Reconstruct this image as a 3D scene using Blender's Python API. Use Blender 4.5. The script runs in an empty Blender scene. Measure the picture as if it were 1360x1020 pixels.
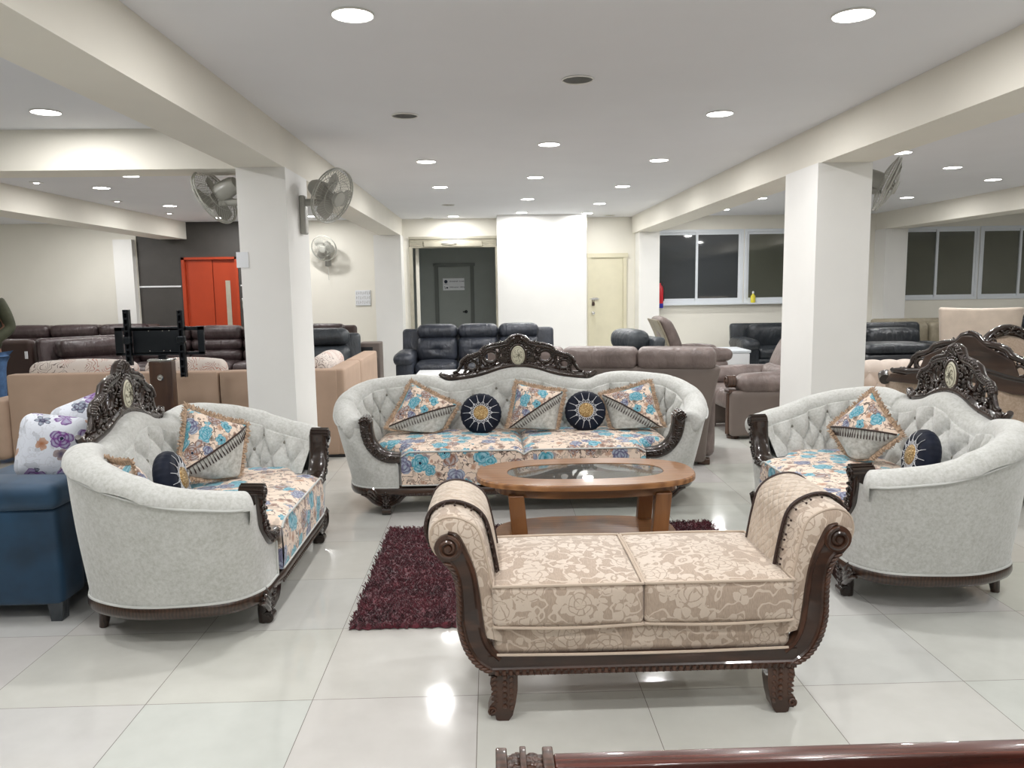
import bpy, bmesh, math, random
from mathutils import Vector, Matrix, Euler
random.seed(7)
PI = math.pi
COL = bpy.context.scene.collection
sin, cos = math.sin, math.cos

# ---------------------------------------------------------------- mesh helpers
class MB:
    def __init__(s): s.v = []; s.f = []
    def add(s, vs, fs):
        n = len(s.v); s.v += [tuple(p) for p in vs]; s.f += [tuple(i+n for i in f) for f in fs]; return n
    def xf(s, fn, a=0):
        for i in range(a, len(s.v)): s.v[i] = tuple(fn(Vector(s.v[i])))
    def box(s, x0, x1, y0, y1, z0, z1, r=0.0):
        if r > 0: return s.soft(((x0+x1)/2, (y0+y1)/2, (z0+z1)/2), (x1-x0, y1-y0, z1-z0), r, n=3)
        v = [(x0,y0,z0),(x1,y0,z0),(x1,y1,z0),(x0,y1,z0),(x0,y0,z1),(x1,y0,z1),(x1,y1,z1),(x0,y1,z1)]
        return s.add(v, [(0,3,2,1),(4,5,6,7),(0,1,5,4),(1,2,6,5),(2,3,7,6),(3,0,4,7)])
    def grid(s, fn, nu, nv, cu=False, cv=False, flip=False):
        vs = [fn(i/(nu if cu else nu-1), j/(nv if cv else nv-1)) for i in range(nu) for j in range(nv)]
        fs = []
        for i in range(nu if cu else nu-1):
            for j in range(nv if cv else nv-1):
                a = i*nv+j; b = ((i+1)%nu)*nv+j; c = ((i+1)%nu)*nv+(j+1)%nv; d = i*nv+(j+1)%nv
                fs.append((a,d,c,b) if flip else (a,b,c,d))
        return s.add(vs, fs)
    def soft(s, c, size, r, puff=(0,0,0), n=8, rot=None, fn=None):
        h = [x/2 for x in size]; r = min(r, min(h)*0.999)
        def mp(t, hh):
            # cluster samples near rounded edges
            q = abs(t); k = r/hh
            if n <= 3: return math.copysign(1-k + k*max(0,(q-1/3)*1.5), t) if q > 0.34 else math.copysign((1-k)*q*3, t)
            m = 0.6
            o = (1-k)*q/m if q < m else (1-k)+k*(q-m)/(1-m)
            return math.copysign(o, t)
        idx = {}; vs = []; fs = []
        N = n if n > 3 else 6
        def vid(i, j, k):
            key = (i,j,k)
            if key in idx: return idx[key]
            p = Vector([mp(2*a/N-1, h[q])*h[q] for q, a in enumerate(key)])
            inner = Vector([max(-(h[q]-r), min(h[q]-r, p[q])) for q in range(3)])
            d = p-inner
            p2 = inner + d.normalized()*r if d.length > 1e-9 else p
            u = [max(-1, min(1, p2[q]/h[q])) for q in range(3)]
            for q in range(3):
                if puff[q]:
                    a, b = [w for w in range(3) if w != q]
                    p2[q] += puff[q]*u[q]*(1-u[a]**2)*(1-u[b]**2)
            if fn: p2 = fn(p2, u)
            if rot: p2 = rot @ p2
            idx[key] = len(vs); vs.append(p2+Vector(c)); return idx[key]
        for ax in range(3):
            a, b = (ax+1)%3, (ax+2)%3
            for side in (0, N):
                for i in range(N):
                    for j in range(N):
                        q = []
                        for (di, dj) in ((0,0),(1,0),(1,1),(0,1)):
                            k = [0,0,0]; k[ax] = side; k[a] = i+di; k[b] = j+dj; q.append(vid(*k))
                        fs.append(tuple(q) if side else tuple(q[::-1]))
        return s.add(vs, fs)
    def tube(s, pts, rad, n=8, closed=False, flat=None, caps=True, up=None):
        # flat=(a,b): scale of the section along (side, up)
        pts = [Vector(p) for p in pts]; m = len(pts)
        R = rad if isinstance(rad, (list, tuple)) else [rad]*m
        if len(R) != m: R = [R[min(len(R)-1, int(i*(len(R)-1)/(m-1)))]*(1-(i*(len(R)-1)/(m-1))%1)+R[min(len(R)-1, int(i*(len(R)-1)/(m-1))+1)]*((i*(len(R)-1)/(m-1))%1) for i in range(m)]
        fa, fb = flat or (1,1); vs = []; fs = []
        nrm = None
        for i in range(m):
            if closed: t = pts[(i+1)%m]-pts[i-1]
            else: t = pts[min(i+1,m-1)]-pts[max(i-1,0)]
            if t.length < 1e-9: t = Vector((0,0,1))
            t.normalize()
            if up is not None:
                sd = t.cross(Vector(up))
                if sd.length < 1e-6: sd = t.orthogonal()
                sd.normalize(); nn = sd.cross(t)
            else:
                if nrm is None: nrm = t.orthogonal().normalized()
                nrm = (nrm - t*nrm.dot(t)); nrm = nrm.normalized() if nrm.length > 1e-6 else t.orthogonal().normalized()
                sd = t.cross(nrm); nn = nrm
            for k in range(n):
                a = 2*PI*k/n
                vs.append(pts[i]+sd*cos(a)*R[i]*fa+nn*sin(a)*R[i]*fb)
        for i in range(m if closed else m-1):
            for k in range(n):
                a = i*n+k; b = i*n+(k+1)%n; c = ((i+1)%m)*n+(k+1)%n; d = ((i+1)%m)*n+k
                fs.append((a,b,c,d))
        if caps and not closed:
            fs.append(tuple(range(n))[::-1]); fs.append(tuple((m-1)*n+k for k in range(n)))
        return s.add(vs, fs)
    def lathe(s, prof, n=24, c=(0,0,0), rot=None):
        vs = []; fs = []; m = len(prof)
        for r, z in prof:
            for k in range(n):
                p = Vector((r*cos(2*PI*k/n), r*sin(2*PI*k/n), z))
                if rot: p = rot @ p
                vs.append(p+Vector(c))
        for i in range(m-1):
            for k in range(n):
                fs.append((i*n+k, i*n+(k+1)%n, (i+1)*n+(k+1)%n, (i+1)*n+k))
        if prof[0][0] > 1e-6: fs.append(tuple(range(n))[::-1])
        if prof[-1][0] > 1e-6: fs.append(tuple((m-1)*n+k for k in range(n)))
        return s.add(vs, fs)
    def prism(s, outline, fn):
        # outline: list of 2D points (ccw); fn(p, side) -> 3D for side 0/1
        n = len(outline); vs = [fn(p, 0) for p in outline]+[fn(p, 1) for p in outline]
        fs = [tuple(range(n))[::-1], tuple(range(n, 2*n))]
        for i in range(n): fs.append((i, (i+1)%n, n+(i+1)%n, n+i))
        return s.add(vs, fs)
    def blob(s, c, rx, ry, rz, n=6, rot=None):
        prof = [(sin(PI*i/n), -cos(PI*i/n)) for i in range(n+1)]
        a = len(s.v); s.lathe([(max(r,1e-7), z) for r, z in prof], n+2)
        rot = rot or Matrix.Identity(3)
        s.xf(lambda p: rot @ Vector((p.x*rx, p.y*ry, p.z*rz)) + Vector(c), a)
    def build(s, name, mat, parent=None, smooth=True, loc=None, rot=None, bevel=0, sharp=40, kind=None, label=None):
        me = bpy.data.meshes.new(name); me.from_pydata([tuple(p) for p in s.v], [], s.f)
        bm = bmesh.new(); bm.from_mesh(me); bmesh.ops.remove_doubles(bm, verts=bm.verts, dist=1e-5)
        bmesh.ops.recalc_face_normals(bm, faces=bm.faces); bm.to_mesh(me); bm.free()
        if smooth:
            me.polygons.foreach_set('use_smooth', [True]*len(me.polygons))
            me.set_sharp_from_angle(angle=math.radians(sharp))
        me.materials.append(mat); me.update()
        o = bpy.data.objects.new(name, me); COL.objects.link(o)
        if parent: o.parent = parent
        if loc: o.location = loc
        if rot: o.rotation_euler = rot
        if bevel:
            b = o.modifiers.new('bevel', 'BEVEL'); b.width = bevel; b.segments = 2; b.limit_method = 'ANGLE'
        if kind: o['kind'] = kind
        if label: o['label'] = label
        return o

def thing(name, label, cat, loc=(0,0,0), rz=0, group=None, rot=None):
    o = bpy.data.objects.new(name, None); COL.objects.link(o)
    o.empty_display_size = .1; o.location = loc; o.rotation_euler = rot or (0,0,rz)
    o['label'] = label; o['category'] = cat
    if group: o['group'] = group
    return o
def tag(o, label, cat, group=None):
    o['label'] = label; o['category'] = cat
    if group: o['group'] = group
    return o
def copy_tree(o, parent=None):
    c = o.copy(); COL.objects.link(c)
    if parent: c.parent = parent
    for ch in [x for x in o.children]: copy_tree(ch, c)
    return c
def dup(o, loc, rz=None, label=None, group=None, rot=None):
    c = copy_tree(o); c.location = loc
    if rz is not None: c.rotation_euler = (0,0,rz)
    if rot is not None: c.rotation_euler = rot
    if label: c['label'] = label
    if group: c['group'] = group
    return c

def cr(pts, n):
    """Catmull-Rom through pts, n samples, roughly even spacing"""
    P = [Vector(p) for p in pts]; out = []
    P = [P[0]*2-P[1]]+P+[P[-1]*2-P[-2]]
    for i in range(1, len(P)-2):
        for k in range(16):
            t = k/16; a, b, c, d = P[i-1], P[i], P[i+1], P[i+2]
            out.append(.5*((2*b)+(c-a)*t+(2*a-5*b+4*c-d)*t*t+(3*b-a-3*c+d)*t**3))
    out.append(P[-2].copy())
    L = [0]
    for i in range(1, len(out)): L.append(L[-1]+(out[i]-out[i-1]).length)
    res = []; j = 0
    for k in range(n):
        s = L[-1]*k/(n-1)
        while j < len(L)-2 and L[j+1] < s: j += 1
        t = (s-L[j])/max(1e-9, L[j+1]-L[j]); res.append(out[j].lerp(out[j+1], min(1, max(0, t))))
    return res
def sstep(a, b, x):
    t = max(0, min(1, (x-a)/(b-a))); return t*t*(3-2*t)
def spiral(cx, cz, r0, r1, a0, a1, n=20):
    return [(cx+(r0+(r1-r0)*i/(n-1))*cos(a0+(a1-a0)*i/(n-1)), cz+(r0+(r1-r0)*i/(n-1))*sin(a0+(a1-a0)*i/(n-1))) for i in range(n)]

# ---------------------------------------------------------------- materials
class G:
    def __init__(s, name):
        s.m = bpy.data.materials.new(name); s.m.use_nodes = True; s.nt = s.m.node_tree
        s.b = s.nt.nodes['Principled BSDF']; s._tc = None
    def n(s, t, **k):
        nd = s.nt.nodes.new(t)
        for a, v in k.items(): setattr(nd, a, v)
        return nd
    def put(s, sock, v):
        if hasattr(v, 'is_output') or isinstance(v, bpy.types.NodeSocket): s.nt.links.new(v, sock)
        elif v is not None:
            if isinstance(v, (tuple, list)) and len(v) == 3 and sock.type == 'RGBA': v = (*v, 1)
            sock.default_value = v
    def obj(s):
        if not s._tc: s._tc = s.n('ShaderNodeTexCoord')
        return s._tc.outputs['Object']
    def geo(s): return s.n('ShaderNodeNewGeometry').outputs['Position']
    def vm(s, op, a, b=None):
        nd = s.n('ShaderNodeVectorMath', operation=op); s.put(nd.inputs[0], a)
        if b is not None:
            if op == 'SCALE': s.put(nd.inputs['Scale'], b)
            else: s.put(nd.inputs[1], b)
        return nd.outputs['Value'] if op in ('LENGTH','DOT_PRODUCT','DISTANCE') else nd.outputs[0]
    def ma(s, op, a, b=None, c=None):
        nd = s.n('ShaderNodeMath', operation=op); s.put(nd.inputs[0], a)
        if b is not None: s.put(nd.inputs[1], b)
        if c is not None: s.put(nd.inputs[2], c)
        return nd.outputs[0]
    def noise(s, vec, sc, det=3, rough=.55, out='Fac'):
        nd = s.n('ShaderNodeTexNoise'); s.put(nd.inputs['Vector'], vec); nd.inputs['Scale'].default_value = sc
        nd.inputs['Detail'].default_value = det; nd.inputs['Roughness'].default_value = rough; return nd.outputs[out]
    def voro(s, vec, sc, out='Distance', feature='F1', rnd=1):
        nd = s.n('ShaderNodeTexVoronoi', feature=feature); s.put(nd.inputs['Vector'], vec); nd.inputs['Scale'].default_value = sc
        nd.inputs['Randomness'].default_value = rnd
        return nd if out is None else nd.outputs[out]
    def wave(s, vec, sc, dist=2, det=2, dir='X', typ='BANDS'):
        nd = s.n('ShaderNodeTexWave', wave_type=typ, bands_direction=dir) if typ == 'BANDS' else s.n('ShaderNodeTexWave', wave_type=typ)
        s.put(nd.inputs['Vector'], vec); nd.inputs['Scale'].default_value = sc; nd.inputs['Distortion'].default_value = dist
        nd.inputs['Detail'].default_value = det; return nd.outputs['Fac']
    def ramp(s, fac, stops, interp='LINEAR'):
        nd = s.n('ShaderNodeValToRGB'); s.put(nd.inputs[0], fac); cr_ = nd.color_ramp; cr_.interpolation = interp
        while len(cr_.elements) < len(stops): cr_.elements.new(0.5)
        for e, (p, c) in zip(cr_.elements, stops):
            e.position = p; e.color = (*c, 1) if isinstance(c, (tuple, list)) else (c, c, c, 1)
        return nd.outputs[0]
    def mix(s, fac, a, b, blend='MIX'):
        nd = s.n('ShaderNodeMix', data_type='RGBA', blend_type=blend)
        s.put(nd.inputs[0], fac); s.put(nd.inputs[6], a); s.put(nd.inputs[7], b); return nd.outputs[2]
    def bump(s, h, st=.3, d=.01, normal=None):
        nd = s.n('ShaderNodeBump'); nd.inputs['Strength'].default_value = st; nd.inputs['Distance'].default_value = d
        s.put(nd.inputs['Height'], h)
        if normal is not None: s.put(nd.inputs['Normal'], normal)
        return nd.outputs[0]
    def set(s, col=None, rough=None, metal=None, spec=None, normal=None, coat=None, sheen=None, emit=None, es=None, trans=None, ior=None, alpha=None):
        b = s.b.inputs
        for k, v in (('Base Color', col), ('Roughness', rough), ('Metallic', metal), ('Specular IOR Level', spec), ('Normal', normal), ('Coat Weight', coat), ('Sheen Weight', sheen), ('Emission Color', emit), ('Emission Strength', es), ('Transmission Weight', trans), ('IOR', ior), ('Alpha', alpha)):
            if v is not None: s.put(b[k], v)
        return s.m

def plain(name, col, rough=.5, metal=0, var=.06, sc=6, bump=0, bsc=60, **k):
    g = G(name); v = g.obj(); f = g.noise(v, sc, 3)
    c = g.ramp(f, [(.3, tuple(x*(1-var) for x in col)), (.7, tuple(min(1, x*(1+var)) for x in col))])
    nm = g.bump(g.noise(v, bsc, 3), bump, .002) if bump else None
    return g.set(c, rough, metal, normal=nm, **k)
def leather(name, col, rough=.38, hi=None):
    g = G(name); v = g.obj()
    w = g.noise(v, 5, 5, .6); f = g.noise(v, 220, 2); cells = g.voro(v, 160)
    wr = g.n('ShaderNodeTexNoise'); g.put(wr.inputs['Vector'], g.vm('MULTIPLY', v, (9, 9, 3.5))); wr.inputs['Scale'].default_value = 1.6; wr.inputs['Detail'].default_value = 5; wr.inputs['Distortion'].default_value = .8
    c = g.ramp(w, [(.3, tuple(x*.75 for x in col)), (.75, hi or tuple(min(1, x*1.35) for x in col))])
    nm = g.bump(cells, .12, .001, g.bump(wr.outputs['Fac'], .5, .03))
    return g.set(c, g.ramp(f, [(.2, rough*.85), (.8, rough*1.2)]), normal=nm, spec=.5)
def woodm(name, dark, light, rough=.3, sc=3, coat=.3, bump=.15, axis=(1, 14, 14)):
    g = G(name); v = g.vm('MULTIPLY', g.obj(), axis)
    f = g.noise(v, sc, 6, .65); w = g.wave(v, sc*.5, 6, 3, 'Y')
    c = g.ramp(g.ma('ADD', g.ma('MULTIPLY', f, .65), g.ma('MULTIPLY', w, .35)), [(.25, dark), (.75, light)])
    return g.set(c, rough, coat=coat, normal=g.bump(f, bump, .002))

M = {}
M['wall'] = plain('wall_paint', (.83,.805,.725), .7, var=.02, sc=2, bump=.08, bsc=90)
M['beam'] = plain('beam_paint', (.80,.77,.69), .7, var=.02, sc=2)
M['ceil'] = plain('ceiling_paint', (.77,.775,.80), .85, var=.015, sc=1.5)
M['column'] = plain('column_paint', (.84,.835,.81), .6, var=.02, sc=2)
M['greywall'] = plain('grey_wall', (.060,.055,.050), .6, var=.08)
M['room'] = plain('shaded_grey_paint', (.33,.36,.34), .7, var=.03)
M['roomframe'] = plain('dark_grey_frame', (.16,.175,.165), .7, var=.03)
M['orange'] = plain('orange_door_paint', (.44,.055,.018), .35, var=.04)
M['door'] = plain('cream_door_paint', (.70,.66,.50), .45, var=.03)
M['white'] = plain('white_enamel', (.82,.83,.84), .35, var=.02)
M['alu'] = plain('white_window_frame', (.72,.76,.80), .35, var=.02)
M['black'] = plain('black_plastic', (.012,.014,.017), .4)
M['blackmetal'] = plain('black_steel', (.015,.018,.022), .35, .6)
M['chrome'] = plain('chrome', (.75,.75,.75), .15, 1)
M['shutter'] = plain('shutter_steel', (.50,.47,.38), .4, .2, var=.1)
M['red'] = plain('red_enamel', (.55,.02,.03), .3)
M['blue'] = plain('blue_label', (.03,.03,.3), .4)
M['yellow'] = plain('yellow_plastic', (.75,.65,.05), .4)
M['fan'] = plain('fan_grey_plastic', (.36,.355,.32), .35, var=.03)
M['fanwire'] = plain('fan_wire', (.46,.46,.42), .35, .1)
M['paper'] = plain('paper', (.8,.82,.85), .8, var=.02)
M['ink'] = plain('ink', (.02,.03,.06), .8)
M['greyink'] = plain('grey_ink', (.45,.45,.44), .8)
M['darkwood'] = woodm('glossy_dark_walnut', (.008,.005,.004), (.035,.018,.012), .22, 4, .6, .3)
M['railwood'] = woodm('dark_walnut_rail', (.018,.010,.007), (.06,.030,.018), .3, 3, .4, .2)
M['benchwood'] = woodm('brown_walnut', (.022,.011,.007), (.085,.036,.020), .36, 3, .25, .35, (2, 8, 8))
M['teak'] = woodm('orange_teak', (.20,.085,.030), (.40,.19,.075), .28, 2.2, .4, .05, (1, 9, 9))
M['teakleg'] = woodm('orange_teak_upright', (.17,.07,.025), (.36,.16,.06), .3, 2.2, .35, .05, (9, 9, 1))
M['mahogany'] = woodm('red_mahogany', (.045,.012,.008), (.11,.030,.020), .25, 2.5, .6, .05)
M['pedestal'] = woodm('brown_pedestal', (.035,.016,.010), (.085,.04,.022), .35, 3, .3, .05, (8, 8, 1))

def floor_mat():
    g = G('polished_floor_tiles'); p = g.geo()
    sx = g.n('ShaderNodeSeparateXYZ'); g.put(sx.inputs[0], g.vm('ADD', p, (1.26742551+6, -2.71150531+12, 0)))
    def line(c):
        f = g.ma('FRACT', g.ma('DIVIDE', c, .6)); d = g.ma('ABSOLUTE', g.ma('SUBTRACT', f, .5)); return g.ma('GREATER_THAN', d, .5-.0022)
    L = g.ma('MAXIMUM', line(sx.outputs[0]), line(sx.outputs[1]))
    n1 = g.noise(p, 1.3, 4, .6); n2 = g.noise(p, 9, 3, .6)
    c = g.ramp(g.ma('ADD', g.ma('MULTIPLY', n1, .7), g.ma('MULTIPLY', n2, .3)), [(.3, (.55,.55,.515)), (.7, (.65,.65,.615))])
    c = g.mix(L, c, (.17,.15,.13))
    fl = g.vm('SCALE', g.vm('ADD', p, (1.26742551+6, -2.71150531+12, 0)), 1/.6)
    fn = g.vm('FLOOR', fl)
    wn = g.n('ShaderNodeTexWhiteNoise'); g.put(wn.inputs['Vector'], fn)
    c = g.mix(.05, c, wn.outputs['Color'], 'SOFT_LIGHT')
    return g.set(c, g.mix(L, g.ramp(n2, [(.3, .07), (.7, .11)]), (.6,.6,.6)), spec=.55, normal=g.bump(n1, .03, .01))
M['floor'] = floor_mat()

def sofa_fabric(name='pale_grey_chenille', base=(.545,.55,.525), lo=(.44,.445,.41), hi=(.63,.635,.615)):
    g = G(name); v = g.obj()
    sp = g.noise(v, 62, 6, .75); bl = g.noise(v, 7, 3)
    wv = g.noise(g.vm('MULTIPLY', v, (1,1,1)), 420, 2)
    c = g.ramp(g.ma('ADD', g.ma('MULTIPLY', sp, .8), g.ma('MULTIPLY', bl, .2)), [(.36, lo), (.5, base), (.64, hi)])
    return g.set(c, .85, sheen=.4, spec=.2, normal=g.bump(wv, .25, .001))
M['fabric'] = sofa_fabric()
M['piping'] = plain('pale_piping', (.55,.56,.54), .8)
M['beigefab'] = sofa_fabric('beige_upholstery', (.42,.32,.24), (.33,.25,.18), (.5,.40,.32))
M['button'] = plain('covered_button', (.20,.19,.16), .5)

def blossoms(g, v, sc, n=5, rmin=.24, amp=.10, wob=.10):
    """petalled flower discs: returns (mask, petal shade, cell colour separator)"""
    vs = g.vm('SCALE', v, sc)
    vo = g.n('ShaderNodeTexVoronoi'); g.put(vo.inputs['Vector'], vs); vo.inputs['Scale'].default_value = 1; vo.inputs['Randomness'].default_value = .85
    dv = g.vm('SUBTRACT', vs, vo.outputs['Position']); s = g.n('ShaderNodeSeparateXYZ'); g.put(s.inputs[0], dv)
    sep = g.n('ShaderNodeSeparateColor'); g.put(sep.inputs[0], vo.outputs['Color'])
    th = g.ma('ARCTAN2', g.ma('ADD', s.outputs[2], s.outputs[1]), s.outputs[0])
    th = g.ma('ADD', th, g.ma('MULTIPLY', sep.outputs[2], 6.28))
    pet = g.ma('ABSOLUTE', g.ma('SINE', g.ma('MULTIPLY', th, n/2)))
    d = g.ma('ADD', vo.outputs['Distance'], g.ma('MULTIPLY', g.ma('SUBTRACT', g.noise(vs, 5, 3, .6), .5), wob))
    R = g.ma('ADD', g.ma('MULTIPLY', g.ma('POWER', pet, .6), amp), g.ma('ADD', rmin, g.ma('MULTIPLY', sep.outputs[2], .10)))
    return g.ma('LESS_THAN', d, R), pet, d, sep
def floral(name, base=(.80,.655,.54), sc=7.2, cols=None, dens=.06, leaf=.30, stem=.9):
    g = G(name); v0 = g.obj()
    v = g.vm('ADD', v0, g.vm('SCALE', g.vm('SUBTRACT', g.noise(v0, 26, 3, .6, 'Color'), (.5,.5,.5)), .016))
    c = g.mix(g.ma('MULTIPLY', g.ma('GREATER_THAN', g.noise(v, 13, 3), .56), .55), base, tuple(x*.62 for x in base))
    # stems
    st = g.ma('LESS_THAN', g.ma('ABSOLUTE', g.ma('SUBTRACT', g.noise(v, 15, 2), .5)), .014)
    c = g.mix(g.ma('MULTIPLY', st, stem), c, (.10,.07,.06))
    # leaves and small blooms
    lm, lp_, ld_, ls = blossoms(g, v, sc*2.7, 3, .20, .26, .25)
    leafc = g.ramp(ls.outputs[0], [(0, (.16,.065,.035)), (.25, (.36,.14,.06)), (.45, (.13,.10,.075)), (.62, (.44,.22,.12)), (.8, (.11,.09,.15)), (.92, (.10,.30,.36))], 'CONSTANT')
    leafc = g.mix(g.ramp(ld_, [(.05, 0.0), (.4, .45)]), leafc, (.70,.58,.5))
    c = g.mix(g.ma('MULTIPLY', lm, g.ma('GREATER_THAN', ls.outputs[1], leaf)), c, leafc)
    for (s2, off, rr) in ((sc, 0, .27), (sc*1.25, 3.3, .22)):
        fm, pet, d, sep = blossoms(g, g.vm('ADD', v, (off, off*.7, off*1.3)), s2, 5, rr, .12, .12)
        fcol = g.ramp(sep.outputs[0], cols or [(0, (.055,.33,.43)), (.40, (.13,.11,.21)), (.62, (.28,.12,.065)), (.76, (.07,.38,.48)), (.9, (.20,.19,.30))], 'CONSTANT')
        rings = g.ma('ABSOLUTE', g.ma('SINE', g.ma('MULTIPLY', d, 26)))
        fcol = g.mix(g.ma('MULTIPLY', g.ma('MULTIPLY', rings, pet), .55), fcol, (.55,.68,.75))
        fcol = g.mix(g.ma('MULTIPLY', g.ma('LESS_THAN', rings, .22), .55), fcol, (.02,.05,.09))
        fcol = g.mix(g.ma('LESS_THAN', d, .07), fcol, (.015,.025,.05))
        c = g.mix(g.ma('MULTIPLY', fm, g.ma('GREATER_THAN', sep.outputs[1], dens if off == 0 else .45)), c, fcol)
    wv = g.noise(v0, 420, 2)
    return g.set(c, .8, sheen=.2, spec=.25, normal=g.bump(wv, .2, .001)), g
M['floral'], _ = floral('floral_fabric')
M['purplefloral'], _ = floral('white_purple_floral', (.70,.73,.80), 6.0, [(0, (.20,.04,.26)), (.35, (.07,.045,.10)), (.6, (.28,.09,.36)), (.8, (.12,.05,.16))], .30, .86, .12)
M['scrollprint'] = None

def pillow_mat():
    m, g = floral('floral_pillow_with_grey_corner', sc=9.5)
    # lower right half grey: local x - z > 0
    cur = g.b.inputs['Base Color'].links[0].from_socket
    s = g.n('ShaderNodeSeparateXYZ'); g.put(s.inputs[0], g.obj())
    mk = g.ma('GREATER_THAN', g.ma('SUBTRACT', s.outputs[0], s.outputs[2]), 0)
    gr = g.ramp(g.noise(g.obj(), 42, 5, .7), [(.36, (.36,.355,.32)), (.62, (.55,.55,.52))])
    g.put(g.b.inputs['Base Color'], g.mix(mk, cur, gr)); return m
M['pillow'] = pillow_mat()

def damask_mask(g, v, sc=7.5):
    vv = g.vm('ADD', v, g.vm('SCALE', g.vm('SUBTRACT', g.noise(v, 14, 2, .5, 'Color'), (.5,.5,.5)), .03))
    fm, pet, d, sep = blossoms(g, vv, sc, 6, .26, .13, .08)
    cut = g.ma('MULTIPLY', g.ma('GREATER_THAN', pet, .22), g.ma('GREATER_THAN', g.ma('ABSOLUTE', g.ma('SINE', g.ma('MULTIPLY', d, 22))), .28))
    fl = g.ma('MULTIPLY', fm, cut)
    f2, p2, d2, s2 = blossoms(g, g.vm('ADD', vv, (2.1,1.3,.7)), sc*2.3, 3, .16, .30, .15)
    lf = g.ma('MULTIPLY', g.ma('MULTIPLY', f2, g.ma('GREATER_THAN', p2, .3)), g.ma('GREATER_THAN', s2.outputs[1], .25))
    cu = g.ma('LESS_THAN', g.ma('ABSOLUTE', g.ma('SUBTRACT', g.noise(vv, 17, 1, .4), .5)), .028)
    bg = g.ma('SUBTRACT', 1, fm)
    return g.ma('MAXIMUM', fl, g.ma('MULTIPLY', g.ma('MAXIMUM', lf, cu), bg))
def damask(name, a=(.44,.345,.27), b=(.70,.60,.50), sc=7.5):
    g = G(name); v = g.obj(); mk = damask_mask(g, v, sc)
    st = g.noise(g.vm('MULTIPLY', v, (420,60,60)), 1, 2)
    ga = g.ramp(st, [(.3, tuple(x*.86 for x in a)), (.7, tuple(x*1.14 for x in a))])
    c = g.mix(g.ma('MULTIPLY', mk, .68), ga, b)
    return g.set(c, g.mix(mk, (.75,.75,.75), (.5,.5,.5)), sheen=.3, spec=.3, normal=g.bump(mk, .2, .002))
M['cord'] = plain('beige_cord', (.55,.45,.36), .7)
M['damask'] = damask('beige_damask')
def quilt():
    g = G('quilted_beige_damask'); v = g.obj()
    mk = g.ma('MULTIPLY', damask_mask(g, v, 9), .7)
    c = g.mix(mk, (.50,.40,.31), (.64,.54,.44))
    s = g.n('ShaderNodeSeparateXYZ'); g.put(s.inputs[0], v)
    t = g.ma('MULTIPLY', g.ma('ADD', s.outputs[0], g.ma('MULTIPLY', s.outputs[2], 1.0)), 60)
    y = g.ma('MULTIPLY', s.outputs[1], 60)
    q = g.ma('MULTIPLY', g.ma('ABSOLUTE', g.ma('SINE', g.ma('ADD', t, y))), g.ma('ABSOLUTE', g.ma('SINE', g.ma('SUBTRACT', t, y))))
    q = g.ma('POWER', q, .35)
    return g.set(c, .7, sheen=.3, spec=.25, normal=g.bump(q, .6, .008))
M['quilt'] = quilt()
M['braid'] = plain('dark_braid', (.035,.018,.014), .55, var=.4, sc=200)
M['fringe'] = plain('tan_fringe', (.46,.33,.23), .9, var=.35, sc=90, bump=.6, bsc=300)
M['navy'] = plain('navy_velvet', (.008,.011,.022), .55, var=.3, sc=20, spec=.15)
M['silver'] = plain('silver_bead_thread', (.62,.63,.66), .35, .3)
def goldm():
    g = G('gold_bead_medallion'); v = g.obj(); d = g.voro(v, 130, None)
    return g.set(g.ramp(d.outputs['Distance'], [(0, (.85,.66,.36)), (.6, (.28,.17,.06))]), .3, .6, normal=g.bump(d.outputs['Distance'], .8, -.004))
M['gold'] = goldm()
def scrollprint():
    g = G('cream_scroll_print'); v = g.obj()
    vv = g.vm('ADD', v, g.vm('SCALE', g.vm('SUBTRACT', g.noise(v, 8, 2, .5, 'Color'), (.5,.5,.5)), .12))
    w = g.ma('ABSOLUTE', g.ma('SINE', g.ma('MULTIPLY', g.voro(vv, 7), 24)))
    mk = g.ma('MULTIPLY', g.ma('LESS_THAN', w, .3), g.ma('GREATER_THAN', g.noise(v, 6), .45))
    col = g.ramp(g.noise(v, 3), [(.45, (.16,.12,.11)), (.55, (.45,.12,.07))])
    return g.set(g.mix(mk, (.70,.63,.58), col), .8)
M['scrollprint'] = scrollprint()
M['ivory'] = plain('ivory_resin', (.62,.60,.47), .35, var=.05)
M['ivoryline'] = plain('ivory_shadow_line', (.10,.09,.06), .6)
M['tan'] = plain('tan_sofa_fabric', (.44,.315,.235), .85, var=.04, bump=.1, bsc=300)
M['navyleather'] = leather('navy_black_leather', (.022,.026,.036), .36, (.05,.058,.078))
M['blackleather'] = leather('black_leather', (.012,.015,.019), .34, (.028,.034,.042))
M['brownleather'] = leather('dark_brown_leather', (.045,.027,.027), .34, (.085,.060,.062))
M['brownback'] = plain('brown_back_cloth', (.050,.027,.022), .6)
M['taupe'] = leather('taupe_leather', (.165,.125,.112), .42, (.235,.185,.17))
M['taupeback'] = plain('taupe_vinyl_back', (.165,.132,.115), .5, var=.04)
M['olive'] = leather('khaki_leather', (.27,.235,.165), .5, (.35,.31,.23))
M['greyleather'] = leather('charcoal_leather', (.035,.042,.05), .4, (.06,.07,.08))
M['bluevelvet'] = plain('teal_blue_velvet', (.010,.045,.095), .6, var=.35, sc=5, sheen=.12)
M['cream'] = plain('cream_velvet', (.64,.54,.45), .5, var=.08, sc=8, sheen=.2)
M['creamtuft'] = plain('pale_pink_beige_velvet', (.62,.53,.46), .6, var=.06, sheen=.1)
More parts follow.
